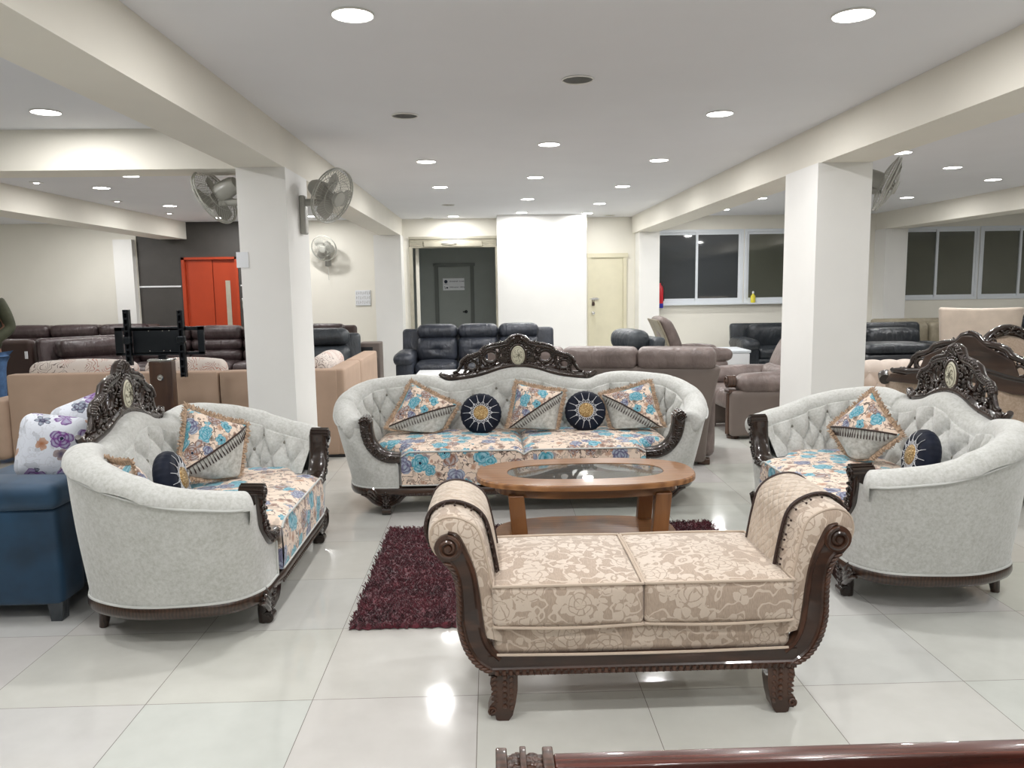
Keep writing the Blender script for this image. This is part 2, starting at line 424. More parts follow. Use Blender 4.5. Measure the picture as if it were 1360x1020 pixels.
def rugm():
    g = G('burgundy_shag'); v = g.obj(); n = g.noise(v, 38, 5, .7); n2 = g.noise(v, 7, 3)
    c = g.ramp(g.ma('ADD', g.ma('MULTIPLY', n, .7), g.ma('MULTIPLY', n2, .3)), [(.34, (.022,.002,.006)), (.5, (.10,.010,.022)), (.66, (.22,.028,.045))])
    return g.set(c, .9, sheen=.3, normal=g.bump(n, .8, .02))
M['rug'] = rugm()
M['denim'] = plain('denim', (.06,.13,.27), .85, var=.2, sc=20)
M['khaki'] = plain('dark_olive_jacket', (.055,.06,.035), .85, var=.2, sc=12)
M['skin'] = plain('skin', (.28,.15,.10), .5)
M['hair'] = plain('hair', (.01,.008,.007), .5)
def emis(name, col, st):
    g = G(name); n = g.noise(g.obj(), 3); return g.set(g.ramp(n, [(0, col), (1, col)]), .5, emit=col, es=st)
M['led'] = emis('led_diffuser', (1,.985,.96), 22)
M['can'] = plain('downlight_can', (.35,.33,.26), .3, .4)
M['ring'] = plain('downlight_ring', (.85,.84,.80), .4)
def glassm(name, tint=(.01,.013,.016)):
    g = G(name); n = g.noise(g.geo(), .8, 2)
    return g.set(g.ramp(n, [(.3, tint), (.7, tuple(x*1.3 for x in tint))]), .03, spec=.9, ior=1.6, coat=.5)
M['nightglass'] = glassm('night_window_glass', (.040,.045,.050))
M['nightglass2'] = glassm('night_window_glass_grey', (.075,.080,.062))
def clear():
    g = G('table_glass'); n = g.noise(g.obj(), 2)
    return g.set(g.ramp(n, [(0, (.62,.66,.64)), (1, (.70,.72,.70))]), .02, trans=.92, ior=1.5, spec=.6)
M['glass'] = clear()
# ---------------------------------------------------------------- camera
EYE = 1.47758726
cam_d = bpy.data.cameras.new('camera'); cam = bpy.data.objects.new('camera', cam_d); COL.objects.link(cam)
yaw, pitch, roll = .0268309579, .123311519, -.0148491336
fw = Vector((sin(yaw)*cos(pitch), cos(yaw)*cos(pitch), -sin(pitch))); rt = Vector((cos(yaw), -sin(yaw), 0)); upv = rt.cross(fw)
r2 = rt*cos(roll)+upv*sin(roll); u2 = -rt*sin(roll)+upv*cos(roll)
mt = Matrix((r2, u2, -fw)).transposed().to_4x4(); mt.translation = Vector((0,0,EYE)); cam.matrix_world = mt
cam_d.sensor_width = 36; cam_d.lens = 1044.64006/1360*36; cam_d.clip_end = 60
bpy.context.scene.camera = cam

S = .9345                       # survey scale of the structure (heights and distances from the viewpoint)
def S3(x, y, z): return (x*S, y*S, EYE+(z-EYE)*S)
ZC = EYE+(2.7-EYE)*S            # ceiling height
ZB = EYE+(2.4-EYE)*S            # underside of the beams
def struct(name, mb, mat, smooth=False, **k):
    o = mb.build(name, mat, None, smooth, **k); o['kind'] = 'structure'; return o
def sbox(name, x0, x1, y0, y1, z0, z1, mat):
    m = MB(); m.box(x0, x1, y0, y1, z0, z1); return struct(name, m, mat)
XL, XR, YB, YF = -9.5, 12.5, 14.4*S, -4.2
sbox('floor', XL-.2, XR+.2, YF-.2, YB+3, -.15, 0, M['floor'])
sbox('ceiling', XL-.2, XR+.2, YF-.2, YB+3, ZC, ZC+.15, M['ceil'])
sbox('wall_left', XL-.2, XL, YF, YB, 0, ZC, M['wall'])
sbox('wall_right', XR, XR+.2, YF, YB, 0, ZC, M['wall'])
sbox('wall_front', XL-.2, XR+.2, YF-.2, YF, 0, ZC, M['wall'])
# back wall, pieces around openings
xA, xB = -1.43*S, .15*S       # shutter opening
xs = -6.27*S
sbox('wall_back_left', XL-.2, xs, YB-.02, YB+.2, 0, ZC, M['wall'])
dz1 = EYE+(2.08-EYE)*S
dx0, dx1 = -5.5*S, -4.5*S
m = MB(); m.box(xs, dx0, YB, YB+.2, 0, ZC); m.box(dx0, dx1, YB, YB+.2, dz1, ZC); m.box(dx1, -4.1*S, YB, YB+.2, 0, ZC)
struct('wall_back_grey', m, M['greywall'])
m = MB(); m.box(xs, dx0-.03, YB-.012, YB, 1.55, 1.575); m.box(dx1+.03, -4.1*S, YB-.012, YB, 1.55, 1.575)
struct('trim_1', m, M['white'])
sbox('wall_back_centre', -4.1*S, xA, YB-.02, YB+.2, 0, ZC, M['wall'])
zs = EYE+(2.385-EYE)*S
sbox('wall_back_header', xA, xB, YB-.02, YB+.2, zs, ZC, M['wall'])
# boxed out white panel wall
yw = 13.75*S
sbox('wall_back_panel', xB, 1.69*S, yw, YB+.2, 0, ZC, M['column'])
# recess with cream door
dX0, dX1, dZ = 1.80*S, 2.51*S, EYE+(2.03-EYE)*S
yd = YB+.05
m = MB(); m.box(1.69*S, dX0, yd, yd+.2, 0, ZC); m.box(dX1, 2.66*S, yd, yd+.2, 0, ZC); m.box(dX0, dX1, yd, yd+.2, dZ, ZC)
struct('wall_back_recess', m, M['wall'])
# window wall
wz0, wz1 = EYE+(1.12-EYE)*S, EYE+(2.45-EYE)*S
def wall_with_windows(name, x0, x1, spans):
    m = MB(); m.box(x0, x1, YB, YB+.2, 0, wz0); m.box(x0, x1, YB, YB+.2, wz1, ZC)
    xs_ = [x0]+[v for s_ in spans for v in s_]+[x1]
    for i in range(0, len(xs_), 2):
        if xs_[i+1]-xs_[i] > .005: m.box(xs_[i], xs_[i+1], YB, YB+.2, wz0, wz1)
    struct(name, m, M['wall'])
W1 = [(2.98*S, 4.64*S), (4.66*S, 6.3*S)]; W2 = [(7.50*S, 9.0*S), (9.02*S, 10.6*S)]
wall_with_windows('wall_back_right', 2.66*S, 7.1*S, W1)
wall_with_windows('wall_back_far_right', 7.1*S, XR+.2, W2)
for i, (a, b) in enumerate(W1+W2):
    f = MB(); t = .045
    f.box(a, b, YB-.015, YB+.06, wz0, wz0+t); f.box(a, b, YB-.015, YB+.06, wz1-t, wz1); f.box(a, a+t, YB-.015, YB+.06, wz0+t, wz1-t); f.box(b-t, b, YB-.015, YB+.06, wz0+t, wz1-t)
    w = struct('window_%d' % (i+1), f, M['alu']); mid = (a+b)/2-.02
    for j, (p, q) in enumerate(((a+t, mid+.02), (mid-.02, b-t))):
        s = MB(); y0 = YB-.005 + .02*(1-j); u = .04
        s.box(p, q, y0, y0+.018, wz0+t, wz0+t+u); s.box(p, q, y0, y0+.018, wz1-t-u, wz1-t); s.box(p, p+u, y0, y0+.018, wz0+t+u, wz1-t-u); s.box(q-u, q, y0, y0+.018, wz0+t+u, wz1-t-u)
        so = s.build('sash', M['alu'], w, False)
        g = MB(); g.box(p+u, q-u, y0+.006, y0+.010, wz0+t+u, wz1-t-u); g.build('pane', M['nightglass' if i < 1 or j == 0 and i == 0 else 'nightglass2'], so, False)
# dark backing added behind the window glass, stands in for the night outside
sbox('wall_night_backing', 2.66*S, XR+.2, YB+.5, YB+.6, 0, ZC, M['greywall'])
# columns: front-left one, front-right one, back ones
def column(name, x0, x1, y0, y1, top=None): return sbox(name, x0*S, x1*S, y0*S, y1*S, 0, top or ZB, M['column'])
column('wall_column_left', -1.90, -1.53, 6.15, 6.86)
column('wall_column_right', 2.58, 3.01, 6.22, 6.90)
column('wall_column_back_left', -2.0, -1.53, 13.95, 14.4)
column('wall_column_back_right', 2.66, 3.02, 14.0, 14.4)
column('wall_column_back_far_right', 7.06, 7.46, 14.0, 14.4)
column('wall_column_far_left', -6.62, -6.29, 14.25, 14.39)
# beams
def beam(name, x0, x1, y0, y1): return sbox(name, x0*S, x1*S, y0*S, y1*S, ZB, ZC, M['beam'])
beam('wall_beam_left', -1.90, -1.54, YF/S, 14.4)
beam('wall_beam_right', 2.60, 3.0, YF/S, 14.4)
beam('wall_beam_far_right', 7.08, 7.5, YF/S, 14.4)
beam('wall_beam_far_left', -5.85, -5.38, YF/S, 14.4)
beam('wall_beam_cross', -5.38, -1.90, 6.20, 6.56)
beam('wall_beam_cross_left', XL/S, -5.85, 6.20, 6.56)
# inner grey room behind the shutter opening
y2 = 16.0*S
m = MB(); m.box(xA-.6, xB+.6, y2, y2+.1, 0, ZC); m.box(xA-.7, xA-.6, YB, y2, 0, ZC); m.box(xB+.6, xB+.7, YB, y2, 0, ZC)
struct('wall_inner_room', m, M['room'])
sbox('wall_inner_pier', xA+.085, xA+.14, YB+.21, YB+.25, 0, zs, M['beam'])
# inner door with frame, notice and handle
a, b, dt = -1.02*S, -.38*S, EYE+(1.88-EYE)*S
f = MB(); f.box(a-.07, a, y2-.03, y2, 0, dt+.05); f.box(b, b+.07, y2-.03, y2, 0, dt+.05); f.box(a-.09, b+.09, y2-.04, y2, dt+.02, dt+.07)
d3 = struct('door_3', f, M['roomframe']); q = MB(); q.box(a+.005, b-.005, y2-.02, y2-.001, .01, dt); q.build('door_leaf', M['room'], d3, False)
q = MB(); q.tube([(b-.09, y2-.02, 1.02), (b-.09, y2-.07, 1.02), (b-.15, y2-.07, 1.02)], .012, 8); q.lathe([(.03,0),(.03,.01),(.0001,.01)], 12, (b-.09, y2-.02, 1.02), Matrix.Rotation(PI/2, 3, 'X')); q.build('door_handle', M['blackmetal'], d3)
# printed notice: two icons and two lines of print, too small to read in the photograph
nx0, nx1, nz0, nz1 = -.93*S, -.50*S, EYE+(1.42-EYE)*S, EYE+(1.66-EYE)*S
q = MB(); q.box(nx0, nx1, y2-.026, y2-.022, nz0, nz1)
no = q.build('door_notice', M['paper'], None, False); tag(no, 'white printed notice taped to the grey inner door', 'sign')
q = MB(); Rm = Matrix.Rotation(PI/2, 3, 'X')
q.lathe([(.032,0),(.032,.003),(.0001,.003)], 16, (nx0+.055, y2-.026, nz1-.062), Rm)
q.box(nx0+.02, nx0+.09, y2-.029, y2-.026, nz1-.108, nz1-.103)
q.tube([(nx0+.03, y2-.027, nz0+.075), (nx0+.045, y2-.027, nz0+.03), (nx0+.03, y2-.027, nz0+.03)], .004, 6)
q.box(nx0+.06, nx0+.095, y2-.029, y2-.026, nz0+.035, nz0+.06)
random.seed(3)
for zz in (nz1-.070, nz0+.045):
    x = nx0+.13
    for word in (9, 5):
        for c in range(word):
            w = .011+random.random()*.006; hh = .018+.008*random.random(); q.box(x, x+w*.35, y2-.029, y2-.026, zz, zz+hh); q.box(x, x+w*.8, y2-.029, y2-.026, zz+hh*.5, zz+hh*.5+.006); x += w+.004
        x += .02
q.build('printed_marks', M['ink'], no, False)
# roller shutter box
t = thing('roller_shutter', 'rolled-up cream steel shutter under the header of the grey doorway', 'shutter', (0,0,0))
q = MB()
zz = zs
q.box(xA, xB, YB-.06, YB-.021, zs-.04, zs)
for k in range(5): q.tube([(xA+.01, YB-.03, zs-.06-k*.028), (xB-.01, YB-.03, zs-.06-k*.028)], .016, 8)
q.build('slats', M['shutter'], t)
q = MB(); q.box(xA+.25, xB-.25, YB-.065, YB-.045, zs-.17, zs-.075, .008); q.build('bottom_rail', M['shutter'], t)
q = MB(); q.tube([(xA+.55, YB-.07, zs-.12), (xA+.6, YB-.09, zs-.12), (xA+.75, YB-.09, zs-.12), (xA+.8, YB-.07, zs-.12)], .008, 6); q.build('pull_handle', M['chrome'], t)
q = MB(); q.box(xA-.0, xA+.06, YB-.05, YB-.021, 0, zs-.17); q.build('guide_rail', M['shutter'], t, False)
q = MB(); q.box(xB-.03, xB, YB-.05, YB-.021, 0, zs-.17); q.build('guide_rail', M['shutter'], t, False)
# cream door
f = MB(); f.box(dX0, dX0+.06, yd-.03, yd+.1, 0, dZ); f.box(dX1-.06, dX1, yd-.03, yd+.1, 0, dZ); f.box(dX0-.02, dX1+.02, yd-.04, yd+.1, dZ-.05, dZ+.02)
d1 = struct('door_1', f, M['door'])
q = MB(); q.box(dX0+.062, dX1-.062, yd-.01, yd+.03, .01, dZ-.052); q.build('door_leaf', M['door'], d1, False)
zb_ = EYE+(1.23-EYE)*S
q = MB(); q.tube([(dX0+.03, yd-.03, zb_), (dX0+.19, yd-.03, zb_)], .009, 8); q.box(dX0+.07, dX0+.17, yd-.022, yd-.01, zb_-.02, zb_+.02); q.build('slide_bolt', M['chrome'], d1)
q = MB(); q.tube([(dX0+.075, yd-.035, zb_-.02), (dX0+.075, yd-.035, zb_-.05), (dX0+.105, yd-.035, zb_-.05), (dX0+.105, yd-.035, zb_-.02)], .005, 6); q.soft((dX0+.09, yd-.035, zb_-.085), (.05,.025,.06), .01); q.build('padlock', M['pedestal'], d1)
q = MB(); q.lathe([(.03,0),(.03,.012),(.012,.02),(.012,.04),(.026,.05),(.022,.07),(.0001,.075)], 14, (dX0+.09, yd-.01, zb_-.24), Rm); q.build('door_knob', M['chrome'], d1)
# orange lift doors
f = MB(); f.box(dx0, dx0+.05, YB-.02, YB+.1, 0, dz1); f.box(dx1-.05, dx1, YB-.02, YB+.1, 0, dz1); f.box(dx0, dx1, YB-.02, YB+.1, dz1-.04, dz1)
d2 = struct('door_2', f, M['orange']); mid = (dx0+dx1)/2+.03
q = MB(); q.box(dx0+.055, mid-.004, YB+.03, YB+.06, .01, dz1-.045); q.build('door_leaf', M['orange'], d2, False)
q = MB(); q.box(mid+.004, dx1-.055, YB+.045, YB+.075, .01, dz1-.045); l2 = q.build('door_leaf', M['orange'], d2, False)
q = MB(); q.box(mid+.20, mid+.28, YB+.038, YB+.046, .5, EYE+(1.66-EYE)*S, .002); q.build('vision_panel', M['shutter'], l2, False)
q = MB(); q.box(dx1+.04, dx1+.12, YB-.02, YB, 1.1, 1.35, .004); cp = q.build('lift_call_panel', M['chrome'], None); tag(cp, 'small steel lift call panel on the grey wall right of the orange doors', 'panel')
for zz in (1.18, 1.27): q = MB(); q.lathe([(.015,0),(.015,.008),(.0001,.01)], 10, (dx1+.08, YB-.021, zz), Rm); q.build('call_button', M['black'], cp)
q = MB(); q.box(-1.86*S-.065, -1.86*S+.02, 6.15*S-.005, 6.15*S-.001, EYE+(1.72-EYE)*1, EYE+(1.83-EYE)*1)
q.xf(lambda p: Vector((p.x, p.y, p.z-.08))); po = q.build('wall_notice', M['paper'], None, False); tag(po, 'blank pale blue paper notice sticking out from the left edge of the front column', 'notice')
# number grid ornament on back wall
q = MB(); cx, cz = -2.28*S, EYE+(1.31-EYE)*S; w = .13
q.box(cx-w, cx+w, YB-.030, YB-.021, cz-w, cz+w); co = q.build('wall_calendar', M['paper'], None, False); tag(co, 'small square white calendar with rows of grey marks on the back wall', 'calendar')
q = MB()
for r in range(3):
    for c in range(8):
        x = cx-w+.015+c*.031; z = cz+w-.05-r*.078
        q.box(x, x+.006, YB-.033, YB-.030, z-.02, z+.03); q.box(x, x+.018, YB-.033, YB-.030, z-.02+.02*((c+r)%3), z-.014+.02*((c+r)%3))
q.box(cx-w, cx+w, YB-.033, YB-.030, cz-w, cz-w+.012); q.box(cx+w-.01, cx+w, YB-.033, YB-.030, cz-w, cz+w)
q.build('printed_marks', M['greyink'], co, False)
# skirting
for nm, a, b in (('left', XL, xs), ('centre', -4.1*S, -2.0*S)):
    sbox('baseboard_'+nm, a, b, YB-.035, YB-.02, 0, .09, M['shutter'])
# fire extinguisher on the window side of the back right column
ex = thing('fire_extinguisher', 'red fire extinguisher hanging beside the left window', 'extinguisher', (3.06*S+.03, YB-.10, EYE+(1.05-EYE)*S))
q = MB(); q.lathe([(.0001,.0),(.055,.0),(.06,.02),(.06,.30),(.045,.36),(.02,.39),(.02,.42),(.0001,.42)], 18); q.build('cylinder', M['red'], ex)
q = MB(); q.lathe([(.061,-.0),(.0615,.002),(.0615,.075),(.061,.077)], 18); q.build('base_band', M['blue'], ex)
q = MB(); q.tube([(0,0,.42),(0,0,.45)], .014, 8); q.tube([(0,0,.44),(-.05,0,.47)], .007, 6); q.tube([(0,0,.46),(-.05,0,.50)], .007, 6); q.build('valve', M['blackmetal'], ex)
q = MB(); q.tube(cr([(.01,0,.44),(.06,-.02,.42),(.07,-.03,.3),(.065,-.02,.12)], 14), .008, 6); q.build('hose', M['black'], ex)
bt = thing('spray_bottle', 'yellow plastic bottle standing on the window sill', 'bottle', (4.82*S, YB-.05, wz0+.0))
q = MB(); q.lathe([(.0001,0),(.035,0),(.04,.02),(.04,.11),(.018,.14),(.015,.16),(.0001,.16)], 14); q.build('body', M['yellow'], bt)
q = MB(); q.lathe([(.018,.155),(.018,.19),(.0001,.195)], 10); q.build('cap', M['white'], bt)
sl = MB(); sl.box(2.98*S, 6.3*S, YB-.10, YB-.015, wz0-.025, wz0); struct('trim_2', sl, M['alu'])

# ---------------------------------------------------------------- ceiling lights
LIT = [(-.59,3.72),(1.7,3.76),(-2.98,5.6),(1.69,5.84),(.54,7.01),(-.59,7.88),(1.7,7.94),(-.58,9.85),(.54,9.08),(1.68,9.98),(.56,11.3),(1.68,12.03),(.56,13.33),(1.69,13.6),(-.6,13.87),
       (3.97,7.64),(5.08,8.67),(6.22,9.74),(6.19,11.7),(3.96,11.56),(3.93,13.24),(-4.52,9.56),(-3.77,8.62),(-4.55,11.63),(-2.97,13.54)]
EXTRA = [(-.59,1.7),(1.7,1.7),(.55,.7),(-.59,-.4),(1.7,-.4),(-2.98,1.7),(-2.98,3.7),(4.4,1.7),(4.4,3.8),(4.4,5.8),(-4.3,3.5),(-7.2,9),(-7.2,12.4),(-8.6,10.5),(-6.6,13.2),(-4.5,13.6),(-7.2,5),(6.2,5.5),(9.5,8.5),(9.5,12),(.55,-2.4),(8,2.5),(-6,1)]  # unseen lamps; those deep in the left bay added to brighten its wall
LD = [1, 'led']
def light_proto(lit):
    r = thing('ceiling_light', 'x', 'ceiling light', (0,0,0))
    q = MB(); q.lathe([(.082,0),(.090,-.002),(.090,-.006),(.086,-.009),(.082,-.004)], 28); q.build('trim_ring', M['ring'], r)
    if lit:
        q = MB(); q.lathe([(.0001,-.006),(.083,-.006),(.083,-.001),(.0001,-.001)], 28); q.build('diffuser', M['led'], r)
        ld = bpy.data.lights.new('bulb', 'AREA'); ld.shape = 'DISK'; ld.size = .16; ld.energy = 15.5; ld.color = (1, .99, .98); ld.spread = PI
        lo = bpy.data.objects.new('bulb', ld); COL.objects.link(lo); lo.parent = r; lo.location = (0,0,-.016)
    else:
        q = MB(); q.lathe([(.083,-.004),(.07,-.0035),(.05,-.003),(.0001,-.0025)], 28); q.build('reflector', M['can'], r)
    return r
def side(x): return 'left of the left beam' if x < -1.6 else ('right of the right beam' if x > 2.8 else 'between the beams')
lp = light_proto(True); up_ = light_proto(False)
first = True
names = {(-.59,3.72): 'large round lit ceiling light at the top, left of the middle', (1.7,3.76): 'large round lit ceiling light at the top right of the picture', (-2.98,5.6): 'round lit ceiling light nearest the viewer left of the left beam', (1.69,5.84): 'round lit ceiling light second back in the right row between the beams',
 (.54,7.01): 'nearest lit ceiling light of the middle row, behind the large unlit one', (-.59,7.88): 'lit ceiling light of the left row just behind the small unlit can', (1.7,7.94): 'lit ceiling light third back in the right row between the beams', (-.58,9.85): 'lit ceiling light of the left row, second in front of the shutter',
 (.54,9.08): 'second lit ceiling light of the middle row from the viewer', (1.68,9.98): 'lit ceiling light fourth back in the right row between the beams', (.56,11.3): 'third lit ceiling light of the middle row from the viewer', (1.68,12.03): 'small lit ceiling light fifth back in the right row, before the white panel',
 (.56,13.33): 'lit ceiling light right against the top of the white panel wall, left half', (1.69,13.6): 'lit ceiling light at the right top corner of the white panel wall', (-.6,13.87): 'lit ceiling light directly above the cream roller shutter',
 (3.97,7.64): 'lit ceiling light above the wall fan of the right column', (5.08,8.67): 'lit ceiling light beyond the right fan, middle of the diagonal three', (6.22,9.74): 'lit ceiling light at the far right edge, last of the diagonal three', (6.19,11.7): 'lit ceiling light low beside the right fan, near the far beam', (3.96,11.56): 'lit ceiling light in front of the left window group, nearer one', (3.93,13.24): 'tiny lit ceiling light closest to the left window',
 (-4.52,9.56): 'lit ceiling light under the cross beam, left of the pair at left', (-3.77,8.62): 'lit ceiling light just behind the cross beam at left', (-4.55,11.63): 'lit ceiling light in front of the orange lift doors', (-2.97,13.54): 'lit ceiling light seen below the left column fan'}
for (x, y) in LIT+EXTRA:
    lb = names.get((x, y)); p = (x*S, y*S, ZC)
    o = lp if first else dup(lp, p); first = False
    o.location = p; o['label'] = lb or 'extra round ceiling light out of view %s near the viewer' % side(x); o['group'] = 'lit round ceiling lights'
    if lb is None: o['label'] = 'extra unseen round ceiling light outside the picture'
for i, (x, y, lb) in enumerate([(.55,4.87,'large unlit round ceiling light in the middle of the ceiling'),(-.58,5.82,'unlit ceiling light can above the left column fan, centre ceiling'),(-.59,11.98,'small unlit ceiling fitting before the shutter light'),(-1.06,14.2,'tiny unlit ceiling fitting at the far left by the shutter header'),(2.15,14.1,'tiny unlit ceiling fitting above the cream door')]):
    o = up_ if i == 0 else dup(up_, (0,0,0)); o.location = (x*S, y*S, ZC); o['label'] = lb; o['group'] = 'unlit ceiling lights'
# small downlights on the left bay
sp = thing('spot_downlight', 'small square spot downlight nearest the left edge', 'ceiling light', (-4.99*S, 9.06*S, ZC), group='small spot downlights in the left bay')
q = MB(); q.box(-.05,.05,-.05,.05,-.008,0,.003); q.build('trim_plate', M['ring'], sp); q = MB(); q.lathe([(.0001,-.011),(.025,-.011),(.025,-.008)], 16); q.build('diffuser', M['led'], sp)
for p, lb in (((-5.0,10.98),'small spot downlight second from the left edge, middle of three'), ((-5.0,12.73),'small spot downlight closest to the orange lift doors')): dup(sp, (p[0]*S, p[1]*S, ZC), label=lb)

# ---------------------------------------------------------------- wall fans
def make_fan(label, R=.21):
    t = thing('wall_fan', label, 'fan', (0,0,0))      # origin on the wall, wall normal = -y, arm reaches to -y
    q = MB(); q.box(-.05,.05,-.045,0,-.19,.10,.012); q.build('wall_bracket', M['fan'], t)
    q = MB(); q.tube([(0,-.02,.05),(0,-.14,.05),(0,-.19,.055)], .028, 10); q.lathe([(.0001,-.03),(.032,-.03),(.032,.05),(.0001,.05)], 14, (0,-.19,.055)); q.build('arm', M['fan'], t)
    h = bpy.data.objects.new('fan_head', None); COL.objects.link(h); h.parent = t; h.location = (0,-.20,.12)
    q = MB(); A = Matrix.Rotation(PI/2, 3, 'X')      # head axis along -y
    q.lathe([(.0001,-.15),(.05,-.145),(.066,-.11),(.072,-.03),(.07,.02),(.04,.035),(.0001,.036)], 22, (0,0,0), A); q.build('motor_housing', M['fan'], h)
    q = MB()
    for k in range(3):
        a0 = 2*PI*k/3
        def bl(u, v, a0=a0):
            r = .03+u*(R-.055); w = (.35+.45*sin(PI*min(1, u*.9+.1)))*(v-.5)*1.6
            return Vector((r*cos(a0+w), -.085-.03*(v-.5), r*sin(a0+w)))
        q.grid(bl, 8, 8)
    q.lathe([(.0001,-.0),(.035,.0),(.035,.03),(.028,.045),(.0001,.05)], 18, (0,-.07,0), A)
    q.build('blades', M['fan'], h)
    for nm, y0, dom in (('rear_grille', -.055, .05), ('front_grille', -.075, -.055)):
        q = MB()
        for rr, kk in ((1, .006), (.62, .0025), (.3, .0035)):
            yy = y0+dom*(1-rr*rr)
            q.tube([(R*rr*cos(2*PI*i/40), yy, R*rr*sin(2*PI*i/40)) for i in range(40)], kk, 6, closed=True)
        for i in range(44):
            a = 2*PI*i/44
            q.tube([(R*s_*cos(a+.25*(1-s_)), y0+dom*(1-s_*s_), R*s_*sin(a+.25*(1-s_))) for s_ in (.25,.5,.75,1)], .0016, 4, caps=False)
        if nm == 'front_grille': q.lathe([(.0001,0),(.055,0),(.052,.012),(.0001,.016)], 20, (0, y0+dom, 0), A)
        q.build(nm, M['fanwire'], h)
    return t
def place_fan(t, loc, rz, pitch_, yaw_, R=None):
    t.location = loc; t.rotation_euler = (0,0,rz)
    for c in t.children:
        if c.name.startswith('fan_head'): c.rotation_euler = (pitch_, 0, yaw_)
f0 = make_fan('grey wall fan on the right side of the left column, facing the sofas')
xfl = -1.53*S
place_fan(f0, (xfl, 6.60*S, EYE+(2.13-EYE)*S), PI/2, .42, -.50)
for lb, loc, rz, pt, yw_ in (('grey wall fan on the left side of the left column, seen from behind', (-1.90*S, 6.45*S, 2.08), -PI/2, .45, -.30),
                             ('pale wall fan with pull cord on the back wall left of the doorway', (-2.88*S, YB-.02, 2.05), 0, .35, -.2),
                             ('grey wall fan half hidden behind the right column', (3.01*S, 6.55*S, 2.12), PI/2, .40, -.35)):
    f = copy_tree(f0); f['label'] = lb; place_fan(f, loc, rz, pt, yw_)
    if 'cord' in lb:
        q = MB(); q.tube([(0,-.10,.03),(.01,-.11,-.2),(.02,-.11,-.42)], .004, 5); q.build('pull_cord', M['fanwire'], f)

# world: night outside
w = bpy.data.worlds.new('world'); bpy.context.scene.world = w; w.use_nodes = True
w.node_tree.nodes['Background'].inputs[0].default_value = (.02,.025,.035,1); w.node_tree.nodes['Background'].inputs[1].default_value = .3
sc_ = bpy.context.scene; sc_.view_settings.view_transform = 'Standard'; sc_.view_settings.look = 'None'; sc_.view_settings.exposure = 0.0; sc_.view_settings.gamma = 1.0
# ---------------------------------------------------------------- carved, tufted barrel sofas
def mirror_pts(P): return [(-p[0], *p[1:]) for p in P]
def half_to_full(P): return [Vector((-p.x, *p[1:])) for p in P[::-1]][:-1]+list(P) if False else None

